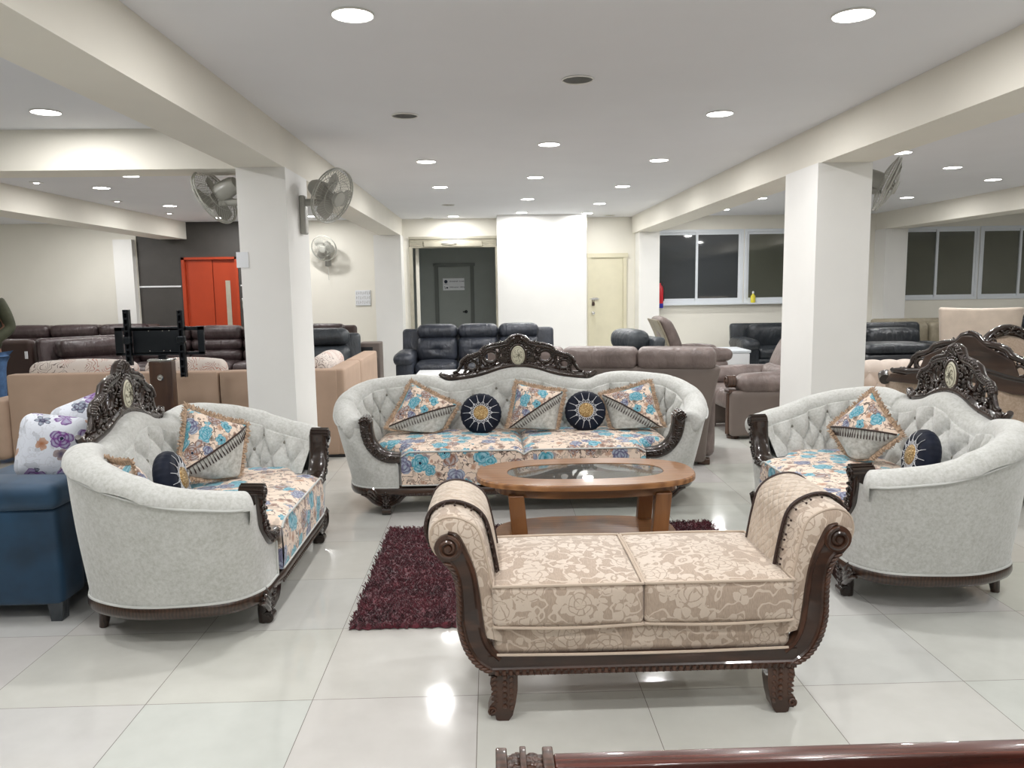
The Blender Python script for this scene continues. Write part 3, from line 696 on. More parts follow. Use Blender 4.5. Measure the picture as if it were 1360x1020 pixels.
def carved_crest(t, W, crest_w, ztop=1.11, z0=.875, y=.45, wood=None, rim=None, back=False):
    """openwork carved crest with oval medallion; rim(x) gives the height of the upholstery under it"""
    wood = wood or M['darkwood']; k = crest_w/.60; q = MB()
    Y = y
    hz = (ztop-z0)/.235
    def P(x, z, dy=0): return (x*k, Y+dy, z0+z*hz if z > 0 else z0+z)
    def rail(x): return rim(abs(x)*k)-z0+.008
    rnd = random.Random(5)
    for s in (1, -1):
        # heavy bottom band that follows the hump of the back
        xs_ = [i/24*.575 for i in range(25)]
        band = [P(s*x, rail(x)+.012) for x in xs_]+[P(s*.588, rail(.575)+.026)]
        q.tube(band, [.028]*20+[.026, .024, .022, .020, .018, .014], 8, flat=(1, 1.25))
        # upper stepped outline
        top = [(.0,.228),(.05,.215),(.085,.178),(.13,.168),(.19,.160),(.25,.142),(.285,.105),(.33,.088),(.375,.078),(.41,.055),(.425,.03)]
        q.tube([P(s*a, b) for a, b in [(p.x, p.y) for p in [Vector((a_, b_, 0)) for a_, b_ in top]]], [.024,.022,.02,.022,.022,.022,.02,.018,.018,.016,.012], 8, flat=(1, 1.3))
        # end leaf
        q.tube([P(s*a, b) for a, b in [(.41,.05),(.43,.01),(.455,-.025),(.49,-.035)]], [.016,.014,.012,.008], 7)
        q.tube([P(s*a, b) for a, b in spiral(.405,.045,.026,.006,-1.2,5.0,16)], .010, 6)
        # rings round the two openings
        for (cx, cz, r, w_) in ((.205,.082,.052,.015),(.345,.018,.040,.013)):
            q.tube([P(s*(cx+r*cos(2*PI*i/20)), cz+r*.85*sin(2*PI*i/20)) for i in range(20)], w_, 7, closed=True)
        q.tube([P(s*a, b) for a, b in spiral(.205,.085,.075,.055,-2.2,2.6,16)], [.010,.016,.016,.012,.008], 6, flat=(1,1.2))
        q.tube([P(s*a, b) for a, b in [(.09,.02),(.12,.005),(.155,.012),(.27,-.005),(.30,.02)]], .017, 7)
        q.tube([P(s*a, b) for a, b in [(.27,.11),(.285,.07),(.28,.03),(.30,-.01)]], [.016,.013,.013,.016], 7)
        q.tube([P(s*a, b) for a, b in [(.385,.06),(.40,.02),(.395,-.02),(.41,-.05)]], [.012,.010,.010,.014], 7)
        q.tube([P(s*a, b) for a, b in [(.09,.16),(.13,.14),(.145,.09),(.13,.045),(.09,.02)]], [.016,.014,.014,.014,.012], 7)
        # shell ribs and leaf lumps that give the relief
        for i in range(26):
            u = i/25; j = min(len(top)-2, int(u*(len(top)-1))); f = u*(len(top)-1)-j
            a = top[j][0]+(top[j+1][0]-top[j][0])*f; b = top[j][1]+(top[j+1][1]-top[j][1])*f
            q.blob(P(s*a, b+.012, -.014), .016*k, .016, .013, 5, Matrix.Rotation(s*.8, 3, 'Y'))
        for i in range(34):
            x = rnd.uniform(.02,.54); q.blob(P(s*x, rail(x)+rnd.uniform(.0,.03), -.022), .012, .009, .018, 4, Matrix.Rotation(rnd.uniform(-1,1), 3, 'Y'))
        for i in range(46):
            a = rnd.uniform(0, 2*PI); c = rnd.choice([(.205,.082,.064),(.345,.018,.05),(.13,.10,.03),(.11,.165,.03)])
            x = c[0]+c[2]*cos(a); z = c[1]+c[2]*sin(a)
            if z < rail(x): continue
            q.blob(P(s*x, z, -.016), .008, .010, .017, 4, Matrix.Rotation(PI/2-a*s, 3, 'Y'))
        # solid ground beside the medallion
        ol = [(.0,.0),(.13,.0),(.15,.05),(.12,.09),(.15,.15),(.09,.165),(.05,.205),(0,.215)]
        q.prism([(s*a, b) for a, b in (ol if s > 0 else ol)], lambda p, sd: P(p[0], p[1], -.012 if sd == 0 else .018))
    # finial and oval frame
    for i in range(7):
        a = PI*(i+.5)/7; q.tube([P(0,.19,-.01), P(.033*cos(a)/k,.19+.045*sin(a),-.022)], [.006,.011], 6)
    fr = [(.060*cos(2*PI*i/28)/k, .090+.082*sin(2*PI*i/28)/hz) for i in range(28)]
    q.tube([P(a, b, -.02) for a, b in fr], .011, 7, closed=True)
    for i in range(30):
        a = 2*PI*i/30; q.blob(P(.076*cos(a)/k, .090+.098*sin(a)/hz, -.02), .008, .008, .012, 4, Matrix.Rotation(PI/2-a, 3, 'Y'))
    c = q.build('carved_crest', wood, t, sharp=60)
    if back:
        return c
    m = MB(); RX = Matrix.Rotation(PI/2, 3, 'X')
    m.lathe([(.0001,.0),(1,.0),(1,.3),(.88,.75),(.80,.7),(.5,1.0),(.0001,1.15)], 30)
    m.xf(lambda p: Vector((p.x*.054, Y-.018-p.z*.018, z0+.09*hz+p.y*.074)))
    md = m.build('oval_medallion', M['ivory'], c, sharp=60)
    m = MB()
    for i in range(7):
        a = 2*PI*i/7; bx, bz = .006, .004
        m.tube([(bx, Y-.040, z0+.09*hz+bz), (bx+.016*cos(a), Y-.041, z0+.09*hz+bz+.018*sin(a)), (bx+.026*cos(a+.25), Y-.037, z0+.09*hz+bz+.033*sin(a+.25))], [.0022,.0016,.001], 5)
        m.tube([(.034*cos(a+.4), Y-.036, z0+.09*hz+.050*sin(a+.4)), (.030*cos(a+.7), Y-.037, z0+.09*hz+.046*sin(a+.7)), (.022*cos(a+.8), Y-.038, z0+.09*hz+.036*sin(a+.8))], .0016, 5)
    m.tube([(.044*cos(2*PI*i/30), Y-.033, z0+.09*hz+.062*sin(2*PI*i/30)) for i in range(30)], .0012, 4, closed=True)
    m.build('flower_relief', M['ivoryline'], md)
    return c

def carved_leg(t, x, y, sx, wood, back=False):
    """front cabriole leg with leaf carving; sx = outward side"""
    q = MB()
    if back:
        q.tube([(x,y,.13),(x,y+.0,.06),(x+.0,y+.01,0)], [.032,.026,.020], 8)
        return q.build('leg', wood, t, sharp=50)
    path = [(x,y,.15),(x,y-.012,.125),(x,y-.022,.095),(x,y-.012,.055),(x,y-.012,.022),(x,y-.015,.0)]
    q.tube(cr(path, 12), [.050,.046,.038,.030,.027,.030], 10)
    q.xf(lambda p: p)
    # scroll toe
    q.tube([(x-.028, y-.035, .026), (x+.028, y-.035, .026)], .026, 12)
    q.tube([(x-.031, y-.035, .028), (x+.031, y-.035, .028)], .012, 8)
    # carved ears spreading along the rail
    for s in (-1, 1):
        for j in range(4):
            L = .13-.025*j
            q.tube(cr([(x+s*.02, y-.045, .06+.018*j), (x+s*(.035+.3*L), y-.052, .09+.016*j), (x+s*(.03+.7*L), y-.050, .130+.012*j), (x+s*(.03+L), y-.048, .145+.014*j)], 8), [.010,.013,.012,.007], 6)
        q.tube([(x+s*a, y-.052, b) for a, b in spiral(.10,.150,.022,.005,-1.5,4,12)], .007, 5)
    for j in range(5):
        q.blob((x, y-.062+.004*j, .15-.025*j), .010+.004*(j % 2), .012, .014, 5)
        for s in (-1, 1): q.blob((x+s*(.022-.002*j), y-.055+.003*j, .145-.025*j), .008, .012, .014, 4, Matrix.Rotation(s*.6, 3, 'Y'))
    return q.build('leg', wood, t, sharp=50)

def barrel_sofa(name, label, cat, W, crest_w, ncush, fabric, wood, rail, seat, loc, rz, tuft=True, crest_y=None, ztop=1.11):
    t = thing(name, label, cat, loc, rz)
    mid = [(W-.40,.40,.838), (crest_w*1.17,.43,.835), (crest_w*1.0,.437,.812), (crest_w*.85,.44,.785), (crest_w*.5,.445,.812), (crest_w*.22,.45,.862), (0,.45,.878)]
    RimH = [(W-.25,-.42,.655), (W-.13,-.385,.668), (W-.04,-.26,.695), (W,-.06,.735), (W-.035,.13,.780), (W-.15,.29,.818)]+mid
    if W < 1:
        RimH = [(W-.27,-.42,.650), (W-.13,-.385,.665), (W-.04,-.26,.695), (W,-.06,.735), (W-.035,.13,.780), (W-.15,.29,.815), (W-.31,.39,.832)]+[(crest_w*1.0,.432,.812), (crest_w*.85,.44,.785), (crest_w*.5,.445,.812), (crest_w*.22,.45,.862), (0,.45,.878)]
    BaseH = [(W-.46,-.44,0), (W-.28,-.425,0), (W-.16,-.33,0), (W-.115,-.15,0), (W-.12,.07,0), (W-.22,.27,0), (W-.40,.36,0), (W-.62,.385,0), (0,.40,0)]
    if W < 1: BaseH = BaseH[:6]+[(W-.36,.345,0), (W-.55,.38,0), (0,.39,0)]
    def full(P): return [(-a,b,c) for a,b,c in P][:-1]+[P[-1]]+[p for p in P[::-1]][1:]
    # left half from front-left to centre, then centre to front-right
    NU = 380 if W > 1 else 300
    k0 = 5 if True else 0
    tail = RimH[4:]
    ShellH = [(W-.27,-.430,.655), (W-.17,-.432,.66), (W-.085,-.395,.668), (W-.04,-.29,.685), (W-.008,-.16,.705), (W,-.04,.735)]+tail
    RimH = [(W-.125,-.435,.648), (W-.075,-.345,.664), (W-.030,-.22,.685), (W-.004,-.11,.712), (W,-.02,.742)]+tail
    rim = cr(full(RimH), NU); base = cr(full(BaseH), NU); shl = cr(full(ShellH), NU)
    Ls = [0]
    for i in range(1, NU): Ls.append(Ls[-1]+(rim[i].xy-rim[i-1].xy).length)
    LT = Ls[-1]
    nrm = []
    for i in range(NU):
        a = rim[max(0,i-1)]; b = rim[min(NU-1,i+1)]; d = (b-a).xy.normalized(); nrm.append(Vector((-d.y, d.x)))   # outward
    if nrm[NU//2].y < 0: nrm = [-n for n in nrm]
    sn = []
    for i in range(NU):
        a = shl[max(0,i-1)]; b = shl[min(NU-1,i+1)]; d = (b-a).xy.normalized(); sn.append(Vector((-d.y, d.x)))
    if sn[NU//2].y < 0: sn = [-n for n in sn]
    def rimz(x):
        best = min((p for p in rim if p.y > .2), key=lambda p: abs(abs(p.x)-abs(x))); return best.z
    zb = .185
    def outer(u, v):
        i = min(NU-1, int(round(u*(NU-1)))); s = min(Ls[i], LT-Ls[i])
        zt = shl[i].z-.075; z = zb+v*(zt-zb)
        g = v**1.35
        ge = sstep(.33, .49, z)
        e = math.exp(-(s/.12)**2); gg = g*(1-e)+ge*e
        xy = base[i].xy.lerp(shl[i].xy, gg)
        xy = xy+sn[i]*(.012*sin(PI*v)*(1-e))
        return Vector((xy.x, xy.y, z))
    q = MB(); q.grid(outer, NU, 22)
    shell = q.build('outer_shell', fabric, t, sharp=80)
    sl = M['piping'] if fabric is M['fabric'] else fabric
    q = MB(); q.tube([outer(i/(NU-1), 0)+Vector((sn[i].x, sn[i].y, 0))*.004 for i in range(0, NU, 2)]+[outer(1,0)], .006, 6)
    q.tube([outer(i/(NU-1), 1)+Vector((sn[i].x, sn[i].y, 0))*.006 for i in range(int(NU*.045), int(NU*.955), 2)], .0055, 6)
    for e in (0, 1): q.tube([outer(e, j/21)+Vector((0,-.004,0)) for j in range(22)], .006, 6)
    q.build('piping', sl, shell)
    # rolled rim plus tufted inner face in one padded surface
    TP = .172
    def inner(u, v, disp=True):
        i = min(NU-1, int(round(u*(NU-1)))); n = nrm[i]; H = rim[i].z; s = Ls[i]-LT/2
        r = .078; vr = .36
        e = min(Ls[i], LT-Ls[i])
        if v < vr:
            a = (200-200*v/vr)*PI/180            # from below outside, over the top, to inside
            c = rim[i].xy - n*.066
            off = cos(a)*-.080; zz = H-.072+sin(a)*.072
            # outside is +n
            pl = 0
            if disp:
                f = sstep(.45, 1, v/vr); pl = -.016*f*(1-abs(sin(PI*s/TP))**.35)
            xy = c - n*off*1.0
            xy = xy - n*pl*-1 if False else xy
            return Vector((xy.x, xy.y, zz+pl))
        w = (v-vr)/(1-vr); z0_ = H-.072; zlow = .405
        z = z0_+(zlow-z0_)*w
        inset = .146+.10*w
        if disp and tuft:
            d = (H-z)/.105-1.15
            if d < 0:
                f = max(0, 1+d*1.4); a_ = abs(sin(PI*s/TP)); bul = (a_**.7)*f+(1-f)*.75
            else:
                a_ = abs(sin(PI*(s/TP-d/2))*sin(PI*(s/TP+d/2))); bul = a_**.45
            fade = sstep(0, .08, e)
            inset += (.046*bul-.022)*fade
        xy = rim[i].xy-n*inset
        # inner plan tightens at the back corners: keep inside
        return Vector((xy.x, xy.y, z))
    q = MB(); q.grid(lambda u, v: inner(u, v), NU, 64, flip=True)
    for e in (0, 1):      # rounded front end of each arm roll
        i = e*(NU-1); n = nrm[i]; c = Vector((*(rim[i].xy-n*.066), rim[i].z-.072)); sd = Vector((n.x, n.y, 0)); fw_ = Vector((-abs(0)-0, 0, 0)); tdir = (rim[i]-rim[i+(1 if e == 0 else -1)]); tdir.z = 0; tdir.normalize()
        def cap(u, v, c=c, sd=sd, tdir=tdir):
            a = 2*PI*u; r_ = sin(v*PI/2); return c+sd*(.080*r_*cos(a))+Vector((0,0,.072*r_*sin(a)))+tdir*(.030*cos(v*PI/2))
        q.grid(cap, 24, 7, cu=True)
    tb = q.build('tufted_back', fabric, t, sharp=80)
    # covered buttons
    bp = None
    if tuft:
        for row in range(3):
            for kk in range(-14, 15):
                sk = TP*(kk+row/2)
                if abs(sk) > LT/2-.09: continue
                i = min(range(NU), key=lambda j: abs(Ls[j]-LT/2-sk)); H = rim[i].z
                z = H-.105*(1.15+row)
                if z < .50: continue
                w = (z-(H-.072))/(.405-(H-.072)); inset = .146+.10*w-.018
                xy = rim[i].xy-nrm[i]*inset
                if bp is None:
                    m = MB(); m.blob((0,0,0), .011, .011, .011, 6); bp = m.build('tuft_button', M['button'], tb); b = bp
                else:
                    b = bp.copy(); COL.objects.link(b); b.parent = tb
                b.location = (xy.x, xy.y, z)
    # end caps of the arms + carved scroll and J shaped trim
    for s in (-1, 1):
        xf = W-.275
        q = MB()
        tr = cr([(s*(xf+.015), .625), (s*(xf+.012), .56), (s*(xf-.01), .48), (s*(xf-.06), .415), (s*(xf-.12), .385), (s*(xf-.20), .378)], 22)
        for i in range(1): pass
        def sec(u, v, tr=tr, s=s):
            i = min(21, int(round(u*21))); p = tr[i]; a = tr[max(0,i-1)]; b = tr[min(21,i+1)]; d = (b-a).normalized(); nn = Vector((-d.y, d.x))
            a_ = 2*PI*v; hw = .042*(1-.15*u); dp = .052
            cx = cos(a_); sy = sin(a_)
            rr = (abs(cx)**4+abs(sy)**4)**-.25
            o = p.xy+nn*(cx*rr*hw)
            return Vector((o.x, -.405+sy*rr*dp, o.y))
        q.grid(sec, 22, 20, cv=True)
        for e in (0, 21):
            q.add([sec(e/21, k/20) for k in range(20)], [tuple(range(20))])
        # scroll head: a roll running front to back with a carved spiral face
        hx = s*(xf+.018)
        q.tube([(hx, -.462, .622), (hx, -.36, .625)], .034, 16)
        for k in range(7):
            a = PI*k/6; q.tube([(hx+.034*cos(a), -.463, .622+.034*sin(a)), (hx+.034*cos(a), -.365, .625+.034*sin(a))], .007, 6)
        q.tube([(hx+s*a, -.464, .622+b) for a, b in spiral(0,0,.029,.004,-PI/2,3.6*PI,34)], .006, 6)
        # chain of carved leaves along the J
        for k in range(3, 20):
            p = tr[k]; rr = random.Random(k)
            for dd in (-.018, .010): q.blob((p.x+rr.uniform(-.01,.01)+dd, -.458, p.y+rr.uniform(-.008,.012)+dd*.5), .012, .006, .008, 5, Matrix.Rotation(rr.uniform(-1,1), 3, 'Y'))
        q.build('arm_scroll', wood, t, sharp=50)
    # base rail
    bl = [Vector((base[i].x, base[i].y, 0)) for i in range(0, NU, 3)]+[Vector((base[-1].x, base[-1].y, 0))]
    loop = bl+[Vector((base[-1].x+(base[0].x-base[-1].x)*k/12, -.445, 0)) for k in range(1, 12)]
    n = len(loop); vs = []; cen = Vector((0,-.02,0))
    prof = [(0,.188),(.010,.180),(.012,.150),(.004,.132),(-.02,.122),(-.05,.122),(-.05,.188)]
    for o_, z in prof:
        for i in range(n):
            a = loop[i-1]; b = loop[(i+1)%n]; d = (b-a); d = Vector((d.y, -d.x, 0)).normalized()
            if d.dot(loop[i]-cen) < 0: d = -d
            vs.append(loop[i]+d*o_+Vector((0,0,z)))
    fs = [(r_*n+i, r_*n+(i+1)%n, ((r_+1)%len(prof))*n+(i+1)%n, ((r_+1)%len(prof))*n+i) for r_ in range(len(prof)) for i in range(n)]
    q = MB(); q.add(vs, fs)
    for k in range(int(W*40)): # small bead carving on the front rail
        x = -(W-.5)+2*(W-.5)*k/(int(W*40)-1); q.blob((x, -.458, .140), .010, .006, .008, 4)
    q.build('base_rail', rail, t, sharp=50)
    # seat deck
    q = MB(); ins = [Vector((base[i].x, base[i].y, 0))-Vector((nrm[i].x, nrm[i].y, 0))*.06 for i in range(0, NU, 4)]
    ins = [(p.x, max(-.40, p.y)) for p in ins]
    q.prism(ins, lambda p, sd: Vector((p[0], p[1], .19 if sd == 0 else .40))); q.build('seat_deck', fabric, t, False)
    # seat cushions: floral, front face down to the rail
    xw = W-.485
    def cush(x0, x1):
        q = MB(); nx, ny = 30, 26
        def top(u, v, inset=0):
            y = -.462+v*(.255+.462)
            grow = sstep(-.36, -.20, y)*.20
            back = sstep(.10, .26, y)*.10
            hw = xw+grow-back
            a = x0 if abs(x0) < .01 else math.copysign(hw, x0); b = x1 if abs(x1) < .01 else math.copysign(hw, x1)
            x = a+(b-a)*u
            e = min(u, 1-u)*abs(b-a); f = min(v, 1-v)*.717
            ed = .030*(1-sstep(0, .05, e))+.022*(1-sstep(0, .05, f))
            z = .447-ed + .018*sin(PI*u)*sin(PI*v) - .03*v*0
            return Vector((x, y, z))
        q.grid(top, nx, ny)
        def fr(u, v):
            p = top(u, 0); return Vector((p.x, p.y-.008*sin(PI*v)-.001, p.z+(.200-p.z)*v))
        q.grid(fr, nx, 8, flip=True)
        for e, fl in ((0, False), (1, True)):
            q.grid(lambda u, v, e=e: Vector((top(e, u).x, top(e, u).y, top(e, u).z*(1-v)+.40*v if u > .12 else top(e, u).z*(1-v)+.20*v)), ny, 4, flip=not fl)
        q.grid(lambda u, v: Vector((top(u, 1).x, top(u, 1).y, top(u, 1).z*(1-v)+.40*v)), nx, 3)
        c = q.build('seat_cushion', seat, t, sharp=80)
        q = MB(); q.tube([top(i/29, 0)+Vector((0,-.004,.001)) for i in range(30)], .0055, 6)
        if x0 == 0 or x1 == 0:
            e = 0 if x0 == 0 else 1
            q.tube([top(e, i/29)+Vector((0,0,.003)) for i in range(30)], .0045, 6)
        q.tube([top(i/29, 0)+Vector((0,-.004,-top(i/29,0).z+.205)) for i in range(30)], .0045, 6)
        q.build('piping', M['piping'], c)
    if ncush == 2: cush(-1, 0); cush(0, 1)
    else: cush(-1, 1)
    for s in (-1, 1):
        carved_leg(t, s*(W-.375), -.385, s, wood); carved_leg(t, s*(W-.36), .30, s, rail, back=True)
    carved_crest(t, W, crest_w, ztop=ztop, wood=wood, rim=rimz, y=crest_y if crest_y is not None else .415)
    return t
CEN = (.205, 5.47, 0); LEF = (-1.435, 3.965, 0); RIG = (2.075, 4.12, 0)
barrel_sofa('carved_sofa', 'long pale grey tufted sofa with dark carved crest, facing the viewer in the centre', 'sofa', 1.28, .60, 2, M['fabric'], M['darkwood'], M['railwood'], M['floral'], CEN, 0)
barrel_sofa('carved_loveseat', 'pale grey tufted carved loveseat at left, facing right, its arm toward the viewer', 'loveseat', .925, .46, 1, M['fabric'], M['darkwood'], M['railwood'], M['floral'], LEF, PI/2, ztop=1.125)
barrel_sofa('carved_loveseat', 'pale grey tufted carved loveseat at right, facing left beside the bench', 'loveseat', .945, .47, 1, M['fabric'], M['darkwood'], M['railwood'], M['floral'], RIG, -PI/2, ztop=1.125)

# ---------------------------------------------------------------- scatter pillows
def tasselled_pillow(label, loc, rz, lean, spin, size=.42):
    t = thing('square_pillow', label, 'pillow', loc, group='square floral pillows with tasselled diagonal')
    Rr = Matrix.Rotation(rz, 4, 'Z') @ Matrix.Rotation(-lean, 4, 'X') @ Matrix.Rotation(spin, 4, 'Y')
    t.rotation_euler = Rr.to_euler()
    h = size/2; TW = Matrix.Translation(Vector(loc)) @ Rr; TI = TW.inverted(); zs = .468
    def rest(p):
        w = TW @ Vector(p)
        if w.z < zs+.02: w.z = zs+.02*math.exp((w.z-zs-.02)/.06)
        return TI @ w
    def sh(u, v, sgn):
        x = (u-.5)*2; z = (v-.5)*2
        pin = 1-.07*(1-x*x)*(abs(z)**2); pin2 = 1-.07*(1-z*z)*(abs(x)**2)
        th = .072*((1-abs(x)**2.6)*(1-abs(z)**2.6))**.55
        th += .004*sin(9*x+4*z)*(1-x*x)*(1-z*z)
        return Vector((x*h*pin2, sgn*th, z*h*pin))
    q = MB(); q.grid(lambda u, v: sh(u, v, -1), 25, 25); q.grid(lambda u, v: sh(u, v, 1), 25, 25, flip=True)
    q.xf(rest); q.build('cover', M['pillow'], t, sharp=80)
    # tan fringe border
    q = MB(); rnd = random.Random(11); per = []
    for k in range(4):
        for i in range(26):
            u = i/26; per.append([(u,0),(1,u),(1-u,1),(0,1-u)][k])
    for (u, v) in per:
        p = sh(u, v, 1); d = Vector((p.x, 0, p.z)).normalized()
        if abs(abs(p.x)-abs(p.z)) > .02: d = Vector((math.copysign(1, p.x), 0, 0)) if abs(p.x) > abs(p.z) else Vector((0,0,math.copysign(1, p.z)))
        for j in range(3):
            off = Vector((-d.z, 0, d.x))*(j-1)*.006; L = rnd.uniform(.022,.034)
            q.tube([Vector((p.x,0,p.z))+off, Vector((p.x, rnd.uniform(-.008,.008), p.z))+off*1.3+d*L*.6, Vector((p.x, rnd.uniform(-.014,.014), p.z))+off*1.8+d*L], [.005,.0045,.002], 4, caps=False)
    q.xf(rest); q.build('fringe', M['fringe'], t)
    # dark braid and hanging tassels on the diagonal
    q = MB(); N = 26
    dg = [sh(.03+.94*i/(N-1), .03+.94*i/(N-1), -1)+Vector((0,-.004,0)) for i in range(N)]
    q.tube(dg, .005, 6); q.xf(rest); b = q.build('diagonal_braid', M['braid'], t)
    q = MB()
    for i in range(2, N-2):
        p = dg[i]; e = (.03+.94*i/(N-1))
        def on(k): # k metres down-right of the diagonal
            uu = e+k/size*.5*1.4; vv = e-k/size*.5*1.4
            return sh(min(.97, uu), max(.03, vv), -1)+Vector((0,-.005,0))
        L = min(.055, min(e, 1-e)*size*1.1)
        if L < .015: continue
        q.tube([on(L*f) for f in (0,.4,.7,1)], [.0015,.0015,.0035,.003], 5)
    q.xf(rest); q.build('tassels', M['braid'], t)
    return t
def round_pillow(label, loc, rz, lean, R=.145):
    t = thing('round_pillow', label, 'pillow', loc, group='round navy pillows with gold medallion')
    t.rotation_euler = (Matrix.Rotation(rz, 4, 'Z') @ Matrix.Rotation(-lean, 4, 'X')).to_euler()
    def sh(u, v):
        a = 2*PI*u; p = v*PI; r = R*sin(p)**.55*(1+.012*sin(28*a)*sin(p)); y = -.062*cos(p)*(1-.25*(1-sin(p))**2)
        return Vector((r*cos(a), y, r*sin(a)))
    q = MB(); q.grid(sh, 84, 22, cu=True); q.build('cover', M['navy'], t, sharp=80)
    A = Matrix.Rotation(PI/2, 3, 'X')
    q = MB(); q.lathe([(.0001,.012),(.03,.011),(.048,.006),(.052,0)], 28, (0,-.055,0), A); q.build('gold_medallion', M['gold'], t)
    def surf(r):  # y on the front for radius r
        p = math.asin(min(1, (r/R)**(1/.55))); return -.062*cos(p)*(1-.25*(1-sin(p))**2)-.003
    q = MB(); n = 14
    for k in range(n):
        a = 2*PI*k/n
        q.tube([(r*cos(a), surf(r), r*sin(a)) for r in (.055*R/.145,.08*R/.145,.105*R/.145,.128*R/.145)], [.0024,.002,.0016,.0012], 5)
        for s in (-1, 1):
            q.tube([(r*cos(a+s*w), surf(r), r*sin(a+s*w)) for r, w in ((.054,.22),(.068,.17),(.082,.0))], .0017, 5)
    q.tube([(.055*cos(2*PI*i/30), surf(.055), .055*sin(2*PI*i/30)) for i in range(30)], .0022, 5, closed=True)
    q.build('silver_rays', M['silver'], t)
    return t
d2r = math.radians
cx, cy = CEN[0], CEN[1]
tasselled_pillow('floral pillow with tassels at the left end of the centre sofa, tilted on a corner', (-.49, 5.53, .575), .10, .36, d2r(29), .37)
round_pillow('round navy pillow with gold centre, left of the two on the centre sofa', (-.075, 5.50, .588), 0, .30)
tasselled_pillow('floral tasselled pillow in the middle of the centre sofa between two round ones', (.315, 5.52, .600), 0, .34, d2r(12), .345)
round_pillow('round navy pillow with gold centre, right of the two on the centre sofa', (.665, 5.50, .592), 0, .30)
tasselled_pillow('floral tasselled pillow at the right end of the centre sofa', (1.00, 5.50, .580), -.12, .34, d2r(75), .36)
tasselled_pillow('floral pillow peeking over the near arm of the left loveseat', (-1.54, 3.33, .60), PI/2+.75, .25, d2r(6), .34)
round_pillow('round navy pillow with gold centre on the left loveseat', (-1.50, 3.64, .600), PI/2+.12, .22, .140)
tasselled_pillow('floral tasselled pillow leaning in the far corner of the left loveseat', (-1.50, 4.20, .635), PI/2-.62, .30, d2r(24), .37)
tasselled_pillow('floral tasselled pillow standing on its corner on the right loveseat', (2.12, 4.36, .630), -PI/2+.45, .30, d2r(42), .33)
round_pillow('round navy pillow with gold centre on the right loveseat', (2.16, 3.83, .595), -PI/2-.1, .22, .140)

# ---------------------------------------------------------------- coffee table
T = (.51, 4.24, 0)
ct = thing('coffee_table', 'oval orange-brown wooden coffee table with glass inset standing on the rug', 'coffee table', T)
def stadium(a, b, n=20, e=2.6):
    return [(a*math.copysign(abs(cos(2*PI*i/(4*n)))**(2/e), cos(2*PI*i/(4*n))), b*math.copysign(abs(sin(2*PI*i/(4*n)))**(2/e), sin(2*PI*i/(4*n)))) for i in range(4*n)]
def ringmb(q, a1, b1, a2, b2, z0, z1, n=24, e=2.6):
    O = stadium(a1, b1, n, e); I = stadium(a2, b2, n, e); m = len(O)
    vs = [(*p, z1-.008) for p in O]+[(p[0]*.99, p[1]*.985, z1) for p in O]+[(*p, z1) for p in I]+[(*p, z0) for p in I]+[(*p, z0) for p in O]
    q.add(vs, [(r_*m+i, r_*m+(i+1)%m, ((r_+1)%5)*m+(i+1)%m, ((r_+1)%5)*m+i) for r_ in range(5) for i in range(m)])
q = MB(); ringmb(q, .60, .325, .43, .185, .432, .462); q.build('tabletop', M['teak'], ct, sharp=35)
q = MB(); q.prism(stadium(.428, .183, 24), lambda p, s: Vector((p[0], p[1], .450 if s == 0 else .459))); q.build('glass_inset', M['glass'], ct, False)
q = MB(); ringmb(q, .50, .26, .47, .23, .375, .432); q.prism(stadium(.47,.23,24), lambda p, s: Vector((p[0], p[1], .382 if s == 0 else .392))); q.build('apron', M['teak'], ct, sharp=35)
q = MB(); q.prism(stadium(.50, .27, 24), lambda p, s: Vector((p[0], p[1], .10 if s == 0 else .128))); q.build('shelf', M['teak'], ct, False, bevel=.006)
for sx in (-1, 1):
    for sy in (-1, 1):
        q = MB()
        for (z0, z1, o0, o1) in ((.018, .10, 0, .01), (.10, .39, .01, .035)):
            a = len(q.v); q.box(-.042,.042,-.028,.028,z0,z1)
            q.xf(lambda p: Vector((p.x+sx*(.355+o0+(o1-o0)*(p.z-z0)/(z1-z0)), p.y+sy*(.20+.3*(o0+(o1-o0)*(p.z-z0)/(z1-z0))), p.z)), a)
        q.build('leg', M['teakleg'], ct, False, bevel=.005)
# ---------------------------------------------------------------- rug
q = MB(); rnd = random.Random(4)
rx0, rx1, ry0, ry1 = -.635, 1.33, 3.29, 4.69
def rg(u, v):
    x = rx0+(rx1-rx0)*u; y = ry0+(ry1-ry0)*v; e = min(u*(rx1-rx0), (1-u)*(rx1-rx0), v*1.4, (1-v)*1.4)
    j = .008 if e > .0 else .010
    return Vector((x+rnd.uniform(-j, j), y+rnd.uniform(-j, j), .004 if e < .001 else .020+rnd.uniform(-.006,.006)*min(1, e/.02)))
q.grid(rg, 150, 110)
rug = q.build('shag_rug', M['rug'], None); tag(rug, 'burgundy red shaggy rug on the tiles under the coffee table', 'rug')
q = MB()
for i in range(26000):
    x = rnd.uniform(rx0-.004, rx1+.004); y = rnd.uniform(ry0-.004, ry1+.004)
    if x > -.1 and x < 1.1 and y < 3.75 and rnd.random() < .5: continue
    a = rnd.uniform(0, 2*PI); l = rnd.uniform(.012, .024); dx, dy = cos(a)*l, sin(a)*l; w = .0022; px, py = -sin(a)*w, cos(a)*w
    q.add([(x-px,y-py,.012),(x+px,y+py,.012),(x+dx*.6+px,y+dy*.6+py,.030),(x+dx,y+dy,.030+rnd.uniform(0,.006)),(x+dx*.6-px,y+dy*.6-py,.030)], [(0,1,2,3,4)])
# tufts keep their own mesh without merging
me = bpy.data.meshes.new('pile'); me.from_pydata(q.v, [], q.f); me.materials.append(M['rug']); po = bpy.data.objects.new('pile', me); COL.objects.link(po); po.parent = rug; po['kind'] = 'stuff'

